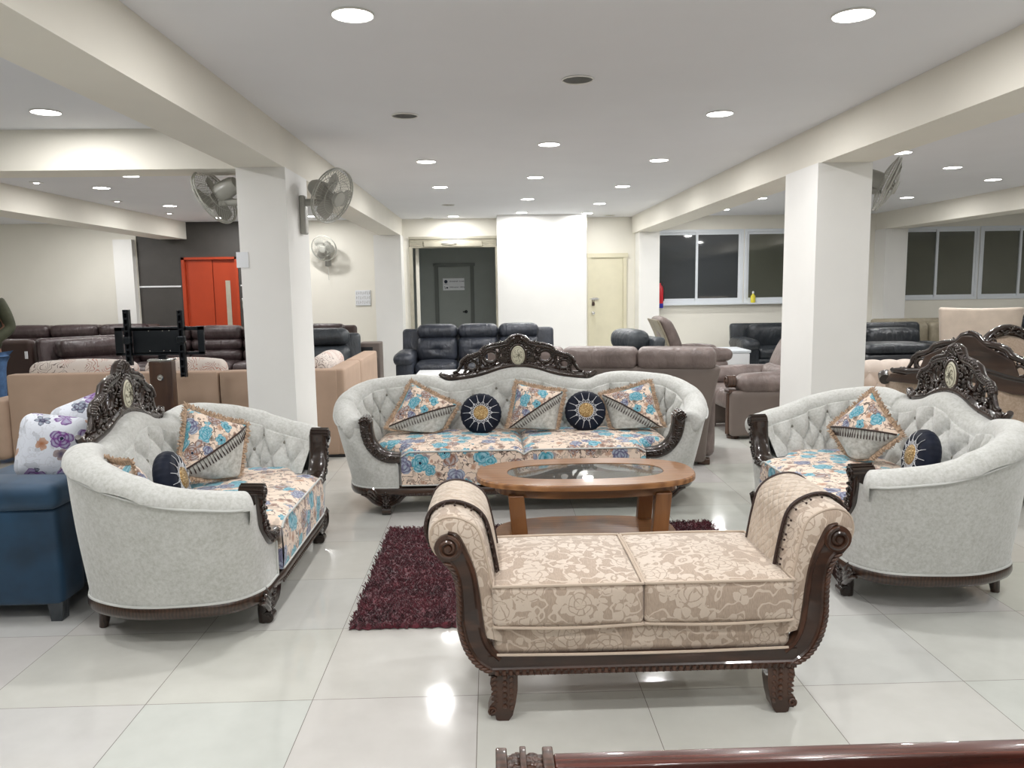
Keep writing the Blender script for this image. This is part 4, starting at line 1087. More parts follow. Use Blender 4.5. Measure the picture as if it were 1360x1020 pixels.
# ---------------------------------------------------------------- upholstered bench
B0 = (.503, 2.80, 0)
be = thing('scroll_bench', 'beige damask bench with rolled arms and carved brown frame in the foreground', 'bench', B0)
outer_p = [(-.655,.655),(-.69,.645),(-.705,.615),(-.69,.578),(-.655,.54),(-.636,.48),(-.634,.40),(-.634,.335),(-.615,.26),(-.575,.20),(-.52,.165)]
inner_p = [(-.655,.672),(-.62,.66),(-.59,.60),(-.565,.53),(-.552,.45),(-.545,.385),(-.535,.31),(-.515,.26),(-.485,.228)]
def frame_part(yy0, yy1, name='scroll_frame'):
    q = MB()
    for s in (-1, 1):
        O = cr([(a, b, 0) for a, b in outer_p], 34); I = cr([(a, b, 0) for a, b in inner_p], 34)
        def sec(u, v):
            i = min(33, int(round(u*33))); o, n_ = O[i], I[i]
            ring = [(0,0,.2),(0,.0,.8),(.03,0,1),(.25,0,1.05),(.32,0,.92),(.75,0,.92),(.85,0,1.06),(.97,0,1),(1,0,.8),(1,0,.2)]
            r_ = ring[min(9, int(round(v*9)))]
            p = o.lerp(n_, r_[0]); y = yy1+(yy0-yy1)*r_[2]
            return Vector((-s*p.x, y, p.y))
        q.grid(sec, 34, 10, cv=False)
        q.grid(lambda u, v: (lambda i: Vector((-s*O[i].lerp(I[i], v).x, yy1-(yy1-yy0)*.2, O[i].lerp(I[i], v).y)))(min(33, int(round(u*33)))), 34, 2)
        # scroll boss
        cxs = s*.655; cz = .618
        q.tube([(cxs, yy0-.006, cz), (cxs, yy1, cz)], .046, 22)
        q.tube([(cxs-s*a, yy0-.010, cz+b) for a, b in spiral(0,0,.039,.008,PI/2,-3.2*PI,40)], [.007,.007,.006], 7)
        q.lathe([(.0001,.010),(.010,.008),(.013,0)], 12, (cxs, yy0-.008, cz), Matrix.Rotation(PI/2, 3, 'X'))
        # leaf carving down the outside
        for i in range(8, 33):
            p = O[i].lerp(I[i], .13); d = (O[min(33,i+1)]-O[i-1]).normalized()
            ang = math.atan2(d.y, d.x)
            q.blob((-s*p.x, yy0-.004, p.y), .017, .008, .0065, 6, Matrix.Rotation((ang if -s > 0 else PI-ang)*-1+s*.5, 3, 'Y'))
    # bottom rail, slightly bowed, with carved lower edge
    def rl(u, v):
        x = -.53+1.06*u; pts = [(.163,0),(.163,1),(.168,1),(.185,1.03),(.19,.93),(.222,.93),(.232,1.0),(.232,0)]
        z, f = pts[min(7, int(round(v*7)))]
        return Vector((x, yy1+(yy0-yy1)*f, z))
    q.grid(rl, 30, 8)
    for k in range(44):
        x = -.50+k*1.0/43; q.tube([(x, yy0-.005, .183), (x, yy0-.005, .170)], [.007,.0085], 6)
        q.blob((x+.011, yy0-.004, .168), .004, .004, .004, 4)
    return q.build(name, M['benchwood'], be, sharp=40)
frame_part(-.265, -.21); fb = frame_part(-.265, -.21); fb.scale = (1,-1,1)
def bench_leg(s, y, front=True):
    q = MB(); x = s*.475
    q.tube(cr([(x,y,.17),(x+s*.004,y,.12),(x-s*.002,y,.07),(x+s*.004,y,.03),(x+s*.004,y,0)], 14), [.048,.046,.034,.030,.026], 4, flat=(1,1), up=(0,1,0.0001))
    q.xf(lambda p: Vector((x+(p.x-x)*1.0, y+(p.y-y)*.75, p.z)))
    q = MB()
    out = [(-.045,.17),(.045,.17),(.050,.135),(.040,.105),(.036,.075),(.052,.055),(.058,.035),(.048,.018),(.034,.020),(.030,.004),(.020,0),(-.012,0),(-.026,.02),(-.036,.06),(-.044,.11)]
    q.prism([(a*(s if s > 0 else -1), b) for a, b in out][::(1 if s > 0 else -1)], lambda p, sd: Vector((x+p[0], y+(-.03 if sd == 0 else .03), p[1])))
    q.tube([(x+s*a, y-.032, b) for a, b in spiral(.042,.038,.015,.003,-1,8,20)], .004, 5)
    for k in range(6):
        q.blob((x+s*.036, y-.030, .155-.018*k), .013, .006, .007, 5, Matrix.Rotation(s*.5, 3, 'Y')); q.blob((x-s*.0, y-.032, .158-.021*k), .009, .005, .009, 5)
        q.blob((x-s*.022, y-.031, .150-.021*k), .008, .004, .010, 5, Matrix.Rotation(-s*.4, 3, 'Y'))
    return q.build('leg', M['benchwood'], be, True, sharp=30, bevel=.004)
for s in (-1, 1):
    bench_leg(s, -.235); bench_leg(s, .235)
# arm pads: S shaped roll swept front to back
def arm_curve():
    return cr([(-.575,.30,0),(-.600,.40,0),(-.612,.50,0),(-.655,.555,0),(-.700,.585,0),(-.722,.640,0),(-.708,.695,0),(-.660,.722,0),(-.600,.712,0),(-.552,.675,0),(-.530,.60,0),(-.515,.52,0),(-.500,.43,0),(-.47,.33,0),(-.45,.28,0)], 60)
AC = arm_curve()
for s in (-1, 1):
    q = MB()
    def arm(u, v, s=s, k=1.0, o=0.0):
        i = min(59, int(round(u*59))); p = AC[i]; a = AC[max(0,i-1)]; b = AC[min(59,i+1)]; d = (b-a).normalized(); nn = Vector((-d.y, d.x))
        y = -.255+.51*v; e = min(v, 1-v)*.51; sh = -.014*(1-sstep(0,.03,e)) + .010*sin(PI*v)
        return Vector((-s*(p.x+nn.x*(sh+o)), y, p.y+nn.y*(sh+o)))
    # nn must point outward
    tst = arm(.45, .5).z-AC[int(.45*59)].y
    sg = 1 if tst > 0 else -1
    def armf(u, v, s=s, o=0.0, sg=sg):
        i = min(59, int(round(u*59))); p = AC[i]; a = AC[max(0,i-1)]; b = AC[min(59,i+1)]; d = (b-a).normalized(); nn = Vector((-d.y, d.x))*sg
        y = -.255+.51*v; e = min(v, 1-v)*.51; sh = -.014*(1-sstep(0,.03,e)) + .010*sin(PI*v)+o
        return Vector((-s*(p.x+nn.x*sh), y, p.y+nn.y*sh))
    q.grid(armf, 60, 26)
    for v in (0, 1): q.add([armf(i/59, v) for i in range(60)], [tuple(range(60))])
    ar = q.build('rolled_arm', M['damask'], be, sharp=60)
    q = MB(); q.tube([armf(i/59, .02, o=.004) for i in range(60)], .0045, 6); q.build('piping', M['cord'], ar)
    # quilted arm cover with braid and bead fringe: pointed towards the seat
    u0, u1 = .26, .80
    def covf(a, b, s=s, o=.012):
        # a across roll, b front-back 0..1; inner end forms a point
        vv = .24+.60*b
        end = u1+(.10)*(1-abs(2*b-1)) - .0
        u = u0+(end-u0)*a
        i = u*59; i0 = int(i); f = i-i0
        p = armf(i0/59, vv, o=o).lerp(armf(min(1, (i0+1)/59), vv, o=o), f)
        return p
    q = MB(); q.grid(covf, 40, 24); q.grid(lambda a, b: covf(a, b, o=.006), 40, 24, flip=True)
    cv = q.build('quilted_arm_cover', M['quilt'], be, sharp=60)
    q = MB()
    edge = [covf(i/39, 0) for i in range(40)]+[covf(1, i/23) for i in range(1, 24)]+[covf(1-i/39, 1) for i in range(1, 40)]+[covf(0, 1-i/23) for i in range(1, 24)]
    q.tube(edge, .0065, 6, closed=True)
    br = q.build('braid_edge', M['braid'], cv)
    q = MB(); rnd = random.Random(s+3)
    for i in range(2, 40, 2):
        p = covf(i/39, 0); v2 = Vector((rnd.uniform(-.006,.006), -.05+rnd.uniform(-.006,.006), -.012)); 
        pp = armf((u0+(u1-u0)*i/39), .24-.10, o=.012)
        d = (pp-p)*rnd.uniform(.75,1.0)
        q.tube([p, p+d*.5, p+d], .0011, 4); q.blob(p+d, .0045, .0045, .0045, 4); q.blob(p+d*.5, .003, .003, .003, 4)
    for i in range(1, 23, 1):
        b = i/23; p = covf(1, b); q.tube([p, p+Vector((-s*-.0, 0, -.03))], .0011, 4); q.blob(p+Vector((0,0,-.032)), .0045, .0045, .006, 4)
    q.build('bead_fringe', M['braid'], cv)
# seat platform and two cushions
q = MB(); q.soft((0,0,.285), (1.03,.50,.125), .03, n=12, puff=(0,.01,0)); q.build('seat_platform', M['damask'], be)
q = MB(); q.tube([(-.50,-.262,.236),(-.2,-.268,.234),(0,-.270,.234),(.2,-.268,.234),(.50,-.262,.236)], .005, 6); q.build('piping', M['cord'], be)
for s in (-1, 1):
    q = MB(); c = (s*.256, -.012, .410); sz = (.512,.535,.145)
    q.soft(c, sz, .022, puff=(0.0,.010,.030), n=18); cu = q.build('seat_cushion', M['damask'], be)
    q = MB()
    for zz, pf in ((.482,.004), (.340,-.004)):
        P = []
        x0, x1, y0, y1 = c[0]-.252, c[0]+.252, c[1]-.263, c[1]+.263
        for k in range(24): P.append((x0+(x1-x0)*k/24, y0-.009*sin(PI*k/24), zz+pf*sin(PI*k/24)))
        for k in range(24): P.append((x1, y0+(y1-y0)*k/24, zz+pf*sin(PI*k/24)))
        for k in range(24): P.append((x1-(x1-x0)*k/24, y1, zz+pf*sin(PI*k/24)))
        for k in range(24): P.append((x0, y1-(y1-y0)*k/24, zz+pf*sin(PI*k/24)))
        q.tube(P, .0052, 6, closed=True)
    q.build('piping', M['cord'], cu)
# ---------------------------------------------------------------- showroom furniture behind
def leather_sofa(name, label, cat, loc, rz, seats, w, d, h, mat, back=None, arm_w=.22, arm_h=.60, style='split', feet=M['black'], group=None, flare=0, low=None):
    t = thing(name, label, cat, loc, rz, group)
    back = back or mat; iw = w-2*arm_w; sw = iw/seats
    q = MB(); q.soft((0, .02, .19), (w-.06, d-.08, .26), .04, n=8); q.build('base', back, t)
    q = MB(); bw = w-.04
    def lean(p, u): p.y += (p.z+ (h-.1)/2)*.16; p.x *= 1+flare*(u[2]+1)/2; return p
    q.soft((0, d/2-.17, (h-.08)/2+.04), (bw, .14, h-.12), .05, n=10, fn=lean); q.build('back_panel', back, t)
    sc_m = bc_m = None
    for i in range(seats):
        x = -iw/2+sw*(i+.5)
        if sc_m is None:
            q = MB(); q.soft((0, -.06, .385), (sw-.006, d-.30, .17), .06, puff=(0,.02,.025), n=10); c = q.build('seat_cushion', mat, t); c.location.x = x; sc_m = c
            q = MB()
            def lean2(p, u): p.y += p.z*.14; return p
            if style == 'lumbar':
                for z0, hh, dd in ((.54,.17,.20),(.70,.17,.19),(.87 if h > .95 else h-.10,.20,.22)):
                    q.soft((0, d/2-.27+(z0-.5)*.16, z0), (sw-.006, dd, hh), .075, puff=(0,.02,.01), n=10)
            elif style == 'tuft':
                def tf(p, u):
                    if p.y < 0: p.y += .05*math.exp(-((u[0])**2+(u[2])**2)*14)+.014*abs(sin(4*math.atan2(u[2],u[0])))*math.exp(-(u[0]**2+u[2]**2)*3)*-1
                    return lean2(p, u)
                q.soft((0, d/2-.28, .62), (sw-.006, .22, .34), .08, puff=(0,.04,0), n=16, fn=tf)
                q.soft((0, d/2-.23, h-.09), (sw-.006, .26, .19), .085, puff=(0,.01,.012), n=10)
            elif style == 'low':
                q.soft((0, d/2-.28, .60), (sw-.006, .24, h-.46), .08, puff=(0,.03,.02), n=10)
            else:
                q.soft((0, d/2-.28, .60), (sw-.006, .22, .30), .08, puff=(0,.04,0), n=10)
                q.soft((0, d/2-.22, h-.10), (sw-.006, .26, .22), .09, puff=(0,.01,.015), n=10)
            c = q.build('back_cushion', mat, t); c.location.x = x; bc_m = c
        else:
            for o in (sc_m, bc_m):
                c = o.copy(); COL.objects.link(c); c.location.x = x
    for s in (-1, 1):
        q = MB(); q.soft((s*(w/2-arm_w/2), -.04, arm_h/2), (arm_w, d-.10, arm_h-.06), .06, n=8)
        q.soft((s*(w/2-arm_w/2+.01), -.07, arm_h-.05), (arm_w+.04, d-.10, .17), .08, puff=(0,.02,.02), n=10); q.build('armrest', mat, t)
        for y in (-1, 1):
            q = MB(); q.lathe([(.025,0),(.03,.07)], 10, (s*(w/2-.10), y*(d/2-.14), 0)); q.build('foot', feet, t)
    return t
NL = M['navyleather']
leather_sofa('leather_sofa', 'navy black leather three seat sofa with star-tufted backs before the grey doorway', 'sofa', (-.17, 10.9, 0), 0, 3, 2.20, .92, .955, NL, style='tuft', arm_w=.24, arm_h=.58)
leather_sofa('leather_sofa', 'black leather sofa under the left window, behind the taupe armchair', 'sofa', (4.75, 12.3, 0), 0, 2, 1.75, .90, .89, M['blackleather'], style='low', arm_w=.24, arm_h=.58)
leather_sofa('leather_sofa', 'black leather corner sofa between the right column and the khaki sofa', 'sofa', (4.78, 9.80, 0), 0, 2, 1.75, .90, 1.0, M['blackleather'], style='low', arm_w=.16, arm_h=.66)
leather_sofa('khaki_sofa', 'khaki leather sofa under the right window behind the black corner sofa', 'sofa', (6.62, 11.6, 0), 0, 2, 1.5, .90, .96, M['olive'], style='low', arm_w=.22, arm_h=.72)
leather_sofa('leather_recliner', 'black leather recliner with ribbed back at the right edge', 'recliner', (7.3, 9.9, 0), 0, 1, 1.05, .90, 1.07, M['blackleather'], style='lumbar', arm_w=.2, arm_h=.6)
# dark brown reclining sofas on the left
BL = M['brownleather']
leather_sofa('reclining_sofa', 'long dark brown leather reclining sofa with ribbed backs behind the tan sofa', 'sofa', (-3.62, 11.4, 0), 0, 4, 3.30, .95, 1.0, BL, M['brownback'], style='lumbar', arm_w=.16, arm_h=.62)
leather_sofa('reclining_sofa', 'dark brown leather sofa against the far left wall, only its headrests showing', 'sofa', (-7.0, 12.55, 0), 0, 4, 3.3, .90, 1.02, BL, M['brownback'], style='lumbar', arm_w=.12, arm_h=.62)
leather_sofa('reclining_sofa', 'brown sofa seen from behind at the left edge, plain cloth back with a white tag', 'sofa', (-5.85, 9.1, 0), PI+.04, 2, 1.75, .90, 1.04, BL, M['brownback'], style='lumbar', arm_w=.1, arm_h=.6)
tg = MB(); tg.box(-5.02,-4.99,8.60,8.61,.78,.86,.002)
tag(tg.build('white_tag', M['paper'], None), 'small white tag on the side of the brown recliner', 'tag')
leather_sofa('leather_recliner', 'dark brown leather recliner with puffy back, turned right at the left behind the tan sofa', 'recliner', (-4.30, 8.72, 0), .80, 1, .98, .92, 1.05, BL, style='lumbar', arm_w=.15, arm_h=.58)
leather_sofa('leather_armchair', 'charcoal leather armchair just right of the left column, behind the tan sofa', 'armchair', (-2.02, 9.5, 0), .12, 1, .92, .85, .99, M['greyleather'], style='tuft', arm_w=.14, arm_h=.58)
q = MB(); q.box(-.16,.16,-.2,.2,0,.66,.02); cb = q.build('side_cabinet', M['taupeback'], None); cb.location = (-1.84, 12.15, 0); tag(cb, 'small grey cabinet with black face beside the brown reclining sofa', 'cabinet')
q = MB(); q.box(-.12,.06,-.205,-.198,.25,.60,.01); q.build('front_panel', M['black'], cb)
# white low table in front of the navy sofa
wt = thing('low_table', 'low white table in front of the navy black three seat sofa', 'table', (-.42, 9.6, 0))
q = MB(); q.box(-.48,.48,-.28,.28,.415,.45,.01); q.build('tabletop', M['white'], wt)
for sx in (-1, 1):
    for sy in (-1, 1): q = MB(); q.box(sx*.42-.025, sx*.42+.025, sy*.23-.025, sy*.23+.025, 0, .415); q.build('leg', M['white'], wt, False)

# tan corner sofa with scroll print cushions
tn = thing('corner_sofa', 'tan fabric corner sofa with its plain back to the viewer, behind the left loveseat', 'sofa', (0,0,0))
for (x0, x1) in ((-4.18, -2.37), (-2.36, -1.34)):
    q = MB(); q.soft(((x0+x1)/2, 6.93, .405), (x1-x0, .16, .76), .025, n=8); q.build('back_panel', M['tan'], tn)
for (y0, y1) in ((6.86, 7.74), (7.75, 8.9)):
    q = MB(); q.soft((-1.36, (y0+y1)/2, .405), (.16, y1-y0, .76), .025, n=8); q.build('back_panel', M['tan'], tn)
q = MB(); q.soft((-4.32, 7.2, .30), (.28, .80, .52), .07, n=8); q.soft((-4.32, 6.83, .27), (.20,.03,.40), .014, n=6); q.build('armrest', M['tan'], tn)
for x in (-3.5, -2.5): q = MB(); q.soft((x-.05, 7.4, .33), (.98, .75, .22), .05, puff=(0,0,.02), n=8); q.build('seat_cushion', M['tan'], tn)
q = MB(); q.soft((-1.85, 8.1, .33), (.75, 1.5, .22), .05, puff=(0,0,.02), n=8); q.build('seat_cushion', M['tan'], tn)
q = MB(); q.box(-4.16,-1.30,6.88,7.7,.0,.03); q.box(-2.2,-1.30,7.7,8.88,0,.03); q.build('plinth', M['black'], tn, False)
sc = None
for i, (x, y, rz, w, lb) in enumerate([(-3.62, 7.09, 0, .95, 'cream scroll print back cushion at the left end of the tan corner sofa'), (-2.72, 7.09, 0, .72, 'cream scroll print back cushion of the tan sofa behind the pedestal stand'), (-1.56, 7.55, PI/2, .85, 'cream scroll print cushion on the right wing of the tan sofa, nearer one')]):
    if sc is None:
        q = MB(); q.soft((0,0,0), (1,.17,.42), .08, puff=(0,.03,.03), n=12); o = q.build('back_cushion', M['scrollprint'], None); sc = o
    else: o = sc.copy(); COL.objects.link(o)
    o.location = (x, y, .655); o.rotation_euler = (0,0,rz); o.scale = (w,1,1); tag(o, lb, 'cushion', 'cream scroll print cushions on the tan corner sofa')

# television mount on a wooden pedestal
tv = thing('television_stand', 'black television bracket on a brown wooden pedestal behind the left loveseat', 'tv stand', (-2.63, 6.35, 0))
q = MB(); q.box(-.09,.09,-.05,.05,.03,.93,.012); q.build('pedestal', M['pedestal'], tv)
q = MB(); q.box(-.095,.095,-.055,.055,.93,.945,.004); q.build('pedestal_cap', M['chrome'], tv)
q = MB(); q.box(-.25,.25,-.18,.18,0,.03,.01); q.build('base_plate', M['black'], tv)
q = MB(); q.lathe([(.020,0),(.024,.004),(.014,.006),(.0001,.002)], 16, (0,-.052,.80), Matrix.Rotation(PI/2, 3, 'X')); q.build('cable_port', M['chrome'], tv)
q = MB(); q.box(-.03,.03,.01,.04,.94,1.0); q.box(-.21,.20,-.02,.0,.985,1.19,.004); q.box(-.35,.35,-.02,-.0,1.17,1.20,.003); q.box(-.35,.35,-.02,0,.975,1.0,.003); q.box(-.35,-.29,-.02,0,.98,1.2,.003); q.box(.30,.35,-.02,0,.98,1.2,.003); q.build('mounting_plate', M['blackmetal'], tv)
q = MB()
for x in (-.08, .03, .08): 
    for z in (1.01, 1.17): q.lathe([(.006,0),(.004,.003),(.0001,.003)], 8, (x,-.021,z), Matrix.Rotation(PI/2, 3, 'X'))
q.build('screws', M['chrome'], tv)
for x, zt, zb2 in ((-.235, 1.34, .90), (.185, 1.33, .80)):
    q = MB(); q.box(x-.022, x-.012, -.06, -.02, zb2, zt); q.box(x+.012, x+.022, -.06, -.02, zb2, zt); q.box(x-.022, x+.022, -.03, -.02, zb2, zt)
    for k in range(9): q.box(x-.012, x+.012, -.06, -.03, zb2+.02+k*(zt-zb2)/9, zb2+.035+k*(zt-zb2)/9)
    q.soft((x, -.05, 1.10), (.06,.05,.06), .012, n=6); q.build('vertical_rail', M['blackmetal'], tv, False)

# teal velvet sofa back to back with the left loveseat
bs = thing('velvet_sofa', 'teal blue velvet sofa at the left edge, standing behind the left loveseat', 'sofa', (0,0,0))
q = MB(); q.soft((-2.48, 3.57, .30), (1.06, .22, .45), .03, n=8); q.build('arm_panel', M['bluevelvet'], bs)
q = MB(); q.soft((-2.47, 3.56, .580), (1.09, .26, .115), .045, puff=(0,.0,.015), n=12); q.build('arm_pad', M['bluevelvet'], bs)
q = MB(); q.soft((-2.06, 4.35, .34), (.20, 1.60, .54), .06, n=10); q.build('back_panel', M['bluevelvet'], bs)
q = MB(); q.soft((-2.60, 4.35, .29), (.85, 1.20, .28), .07, puff=(0,0,.03), n=10); q.build('seat_cushion', M['bluevelvet'], bs)
q = MB(); q.soft((-2.48, 5.08, .33), (1.06, .22, .56), .05, n=8); q.build('arm_panel', M['bluevelvet'], bs)
for x, y in ((-1.99, 3.50), (-2.93, 3.50), (-1.99, 5.10), (-2.93, 5.10)):
    q = MB(); q.box(-.035,.035,-.03,.03,0,.09); q.xf(lambda p: Vector((x+p.x*(1-.3*(.09-p.z)/.09), y+p.y, p.z))); q.build('foot', M['greyleather'], bs, False)
pc = None
for loc, rot, sz, lb in (((-2.155, 3.86, .725), (-.15, .18, .30), (.31,.14,.32), 'white cushion with purple flowers, the nearer of two on the teal sofa'), ((-2.14, 4.28, .76), (-.15, -.3, .80), (.40,.16,.34), 'white cushion with purple flowers behind the carved crest, farther of two on the teal sofa')):
    q = MB()
    def pil(p, u): k = 1-.16*(abs(u[0])**2)*(1-abs(u[2])); p.y *= max(.12, (1-u[0]**4)*(1-u[2]**4))**.5; return p
    q.soft((0,0,0), sz, .06, puff=(0,.0,0), n=16, fn=pil); o = q.build('flower_cushion', M['purplefloral'], None, sharp=80); o.location = loc; o.rotation_euler = rot
    tag(o, lb, 'cushion', 'white and purple cushions')

# taupe leather sectional from behind
TA = M['taupe']; TB = M['taupeback']
ts = thing('taupe_sectional', 'large taupe leather sectional sofa with its back to the viewer, right behind the centre sofa', 'sofa', (1.00, 6.86, 0), PI-.24)
Wt = 1.86
def fl(p, u):
    p.x *= .93+.12*((u[2]+1)/2)**2; p.y += .06*(u[2]+1)/2; return p
q = MB(); q.soft((0, .38, .43), (Wt, .16, .80), .045, n=12, fn=fl); q.build('back_panel', TB, ts)
for i in range(3):
    q = MB(); q.soft((-Wt/3+i*Wt/3, .41, .885), (Wt/3+.004, .27, .17), .055, puff=(0,.01,.006), n=12); q.build('headrest', TA, ts)
    q = MB(); q.soft((-Wt/3+i*Wt/3, -.05, .36), (Wt/3-.02, .72, .22), .06, n=8); q.build('seat_cushion', TA, ts)
for s in (-1, 1):
    q = MB(); q.soft((s*(Wt/2-.08), -.05, .33), (.18, .80, .56), .07, n=8); q.build('armrest', TA, ts)
    for y in (-.38, .34): q = MB(); q.box(s*(Wt/2-.08)-.05, s*(Wt/2-.08)+.05, y-.04, y+.04, 0, .05, .01); q.build('foot', M['pedestal'], ts)
# taupe armchair, side on, with carved arm scroll
ac = thing('taupe_armchair', 'taupe leather armchair with carved wooden arm front, side on beside the right column', 'armchair', (2.66, 7.75, 0), -PI/2+.05)
for s in (-1, 1):
    q = MB(); q.soft((s*.36, -.02, .25), (.20, .80, .44), .04, n=8); q.build('side_panel', TB, ac)
    q = MB(); q.soft((s*.36, .04, .53), (.25, .76, .17), .08, puff=(.01,.02,.02), n=12); q.build('armrest', TA, ac)
    q = MB(); q.tube([(s*.36, -.44, .55), (s*.36, -.36, .55)], .06, 14); q.tube([(s*.36+a, -.445, .55+b) for a, b in spiral(0,0,.05,.006,0,10,24)], .007, 5); q.box(s*.36-.07, s*.36+.07, -.44, -.36, .44, .475, .01); q.tube([(s*.36,-.40,.44),(s*.36,-.41,.2),(s*.36,-.40,.05)], [.04,.035,.045], 8); q.build('arm_front', M['pedestal'], ac)
    for y in (-.36, .36): q = MB(); q.lathe([(.0001,0),(.06,.0),(.065,.03),(.045,.05)], 12, (s*.34, y, 0)); q.build('foot', M['pedestal'], ac)
q = MB()
def bk(p, u): p.y += p.z*.30+.05*(u[2])**2; p.x *= 1-.10*max(0, u[2])**2; return p
q.soft((0, .34, .66), (.62, .20, .66), .09, puff=(0,.05,.03), n=14, fn=bk); q.build('backrest', TA, ac)
q = MB(); q.soft((0, .22, .54), (.52, .16, .26), .075, puff=(0,.03,0), n=10); q.build('lumbar_pad', TA, ac)
q = MB(); q.soft((0, -.06, .36), (.54, .70, .20), .06, puff=(0,.02,.03), n=10); q.build('seat_cushion', TA, ac)
# brown glider recliner behind the sectional
gr = thing('leather_recliner', 'brown recliner with rounded back seen side on in front of the left window', 'recliner', (2.50, 9.75, 0), PI/2)
q = MB()
def bk2(p, u): p.y += p.z*.34+.03*u[2]**2; return p
q.soft((0, .26, .76), (.60, .15, .62), .07, puff=(0,.04,.02), n=14, fn=bk2); q.build('backrest', M['taupe'], gr)
q = MB()
q.soft((0, .345, .75), (.61, .03, .60), .014, n=8, fn=bk2); q.build('back_shell', M['olive'], gr)
for s in (-1, 1): q = MB(); q.soft((s*.32, -.12, .62), (.14, .62, .13), .06, puff=(0,.0,.03), n=10); q.soft((s*.32, -.10, .30), (.10, .55, .50), .04, n=6); q.build('armrest', M['taupe'], gr)
q = MB(); q.soft((0, -.08, .40), (.52, .60, .18), .06, n=8); q.build('seat_cushion', M['taupe'], gr)
q = MB(); q.lathe([(.0001,0),(.30,.0),(.30,.03),(.06,.05),(.06,.31)], 20); q.build('swivel_base', M['pedestal'], gr)
# dark armchair whose headrest shows above the sectional
leather_sofa('leather_armchair', 'dark grey leather armchair turned side on, only its round headrest above the taupe sectional', 'armchair', (1.40, 8.9, 0), -PI/2+.3, 1, .86, .85, .955, M['greyleather'], style='split', arm_w=.14, arm_h=.60)
# white cube table
q = MB(); q.box(-.32,.32,-.3,.3,0,.53,.02); wb = q.build('box_table', M['white'], None); wb.location = (3.22, 10.9, 0); tag(wb, 'white box table with grey top left of the black leather sofa', 'table')
q = MB(); q.box(-.33,.33,-.31,.31,.53,.57,.012); q.build('tabletop', M['alu'], wb)
# small red-brown stool top next to it
st = thing('wooden_stool', 'small red brown wooden table half hidden behind the taupe armchair', 'table', (3.50, 9.3, 0))
q = MB(); q.box(-.22,.22,-.2,.2,.40,.44,.008); q.build('tabletop', M['mahogany'], st)
for sx in (-1, 1):
    for sy in (-1, 1): q = MB(); q.box(sx*.18-.02, sx*.18+.02, sy*.16-.02, sy*.16+.02, 0, .40); q.build('leg', M['mahogany'], st, False)
# black storage ottoman in front of the black corner sofa
q = MB(); q.soft((0,0,.36), (.75,.55,.66), .03, n=8); ot = q.build('black_ottoman', M['black'], None); ot.location = (4.42, 8.55, 0); tag(ot, 'plain black box seat in front of the black corner sofa', 'ottoman')
q = MB(); q.soft((0,0,.745), (.72,.52,.11), .05, puff=(0,0,.01), n=8); q.build('seat_pad', M['blackleather'], ot)
# low tufted couch
tc_ = thing('tufted_couch', 'low pale beige button-tufted couch just right of the right column', 'couch', (3.76, 7.35, 0))
q = MB()
def tfu(u, v):
    x = -.62+1.24*u
    a = PI*v; z = .62+.10*sin(a); y = .30-.10*cos(a)*-1
    bul = (abs(sin(PI*(x/.16))))**.4*.018
    return Vector((x, .10-.11*cos(a), .60+(.11+bul)*sin(a)+0))
q.grid(tfu, 120, 14)
def tf2(u, v):
    x = -.62+1.24*u; z = .62-.40*v; k = (.62-z)/.10
    b = (abs(sin(PI*(x/.16-k/2))*sin(PI*(x/.16+k/2))))**.4*.028
    return Vector((x, -.01-b+.0, z))
q.grid(tf2, 120, 40); q.soft((0,.10,.34), (1.24,.20,.56), .04, n=8); q.build('tufted_back', M['creamtuft'], tc_)
bb = None
for r_ in range(3):
    for kx in range(-4, 5):
        x = .16*(kx+(r_ % 2)/2)
        if abs(x) > .6: continue
        if bb is None: q = MB(); q.blob((0,0,0), .010, .010, .010, 6); bb = q.build('tuft_button', M['creamtuft'], tc_); b = bb
        else: b = bb.copy(); COL.objects.link(b)
        b.location = (x, -.012, .62-.10*r_)
q = MB(); q.soft((0,-.30,.25), (1.24,.62,.30), .06, n=8); q.build('seat', M['creamtuft'], tc_)
for s in (-1, 1):
    q = MB(); q.soft((s*.60,-.2,.36), (.16,.75,.58), .07, n=8); q.build('armrest', M['creamtuft'], tc_)
    for y in (-.5,.12): q = MB(); q.lathe([(.02,0),(.03,.10)], 10, (s*.55,y,0)); q.build('foot', M['pedestal'], tc_)
# cream wing chair from behind
wc = thing('wing_chair', 'tall pale cream velvet wing chair seen from behind, right of the khaki sofa', 'armchair', (5.42, 8.66, 0), PI-.42)
q = MB()
def wf(p, u): p.x *= .84+.16*((u[2]+1)/2)**1.2; p.y += p.z*.12-.05*abs(u[0])**3+.006*sin(14*u[0])*max(0,u[2]); p.z += .010*sin(20*u[0])*max(0, u[2]-.8)*5*0+.012*abs(u[0])*max(0,u[2]); return p
q.soft((0, .32, .74), (.80, .13, .86), .03, n=20, fn=wf); q.build('backrest', M['cream'], wc, sharp=80)
for s in (-1, 1):
    q = MB(); q.soft((s*.30, .12, .82), (.08, .36, .46), .035, n=8); q.soft((s*.29, -.02, .42), (.12, .66, .40), .05, n=8); q.build('wing', M['cream'], wc)
    for y in (-.28, .28): q = MB(); q.lathe([(.018,0),(.028,.22)], 10, (s*.30, y, 0)); q.build('leg', M['pedestal'], wc)
q = MB(); q.soft((0,-.04,.36), (.64,.64,.26), .05, puff=(0,0,.03), n=8); q.build('seat', M['cream'], wc)

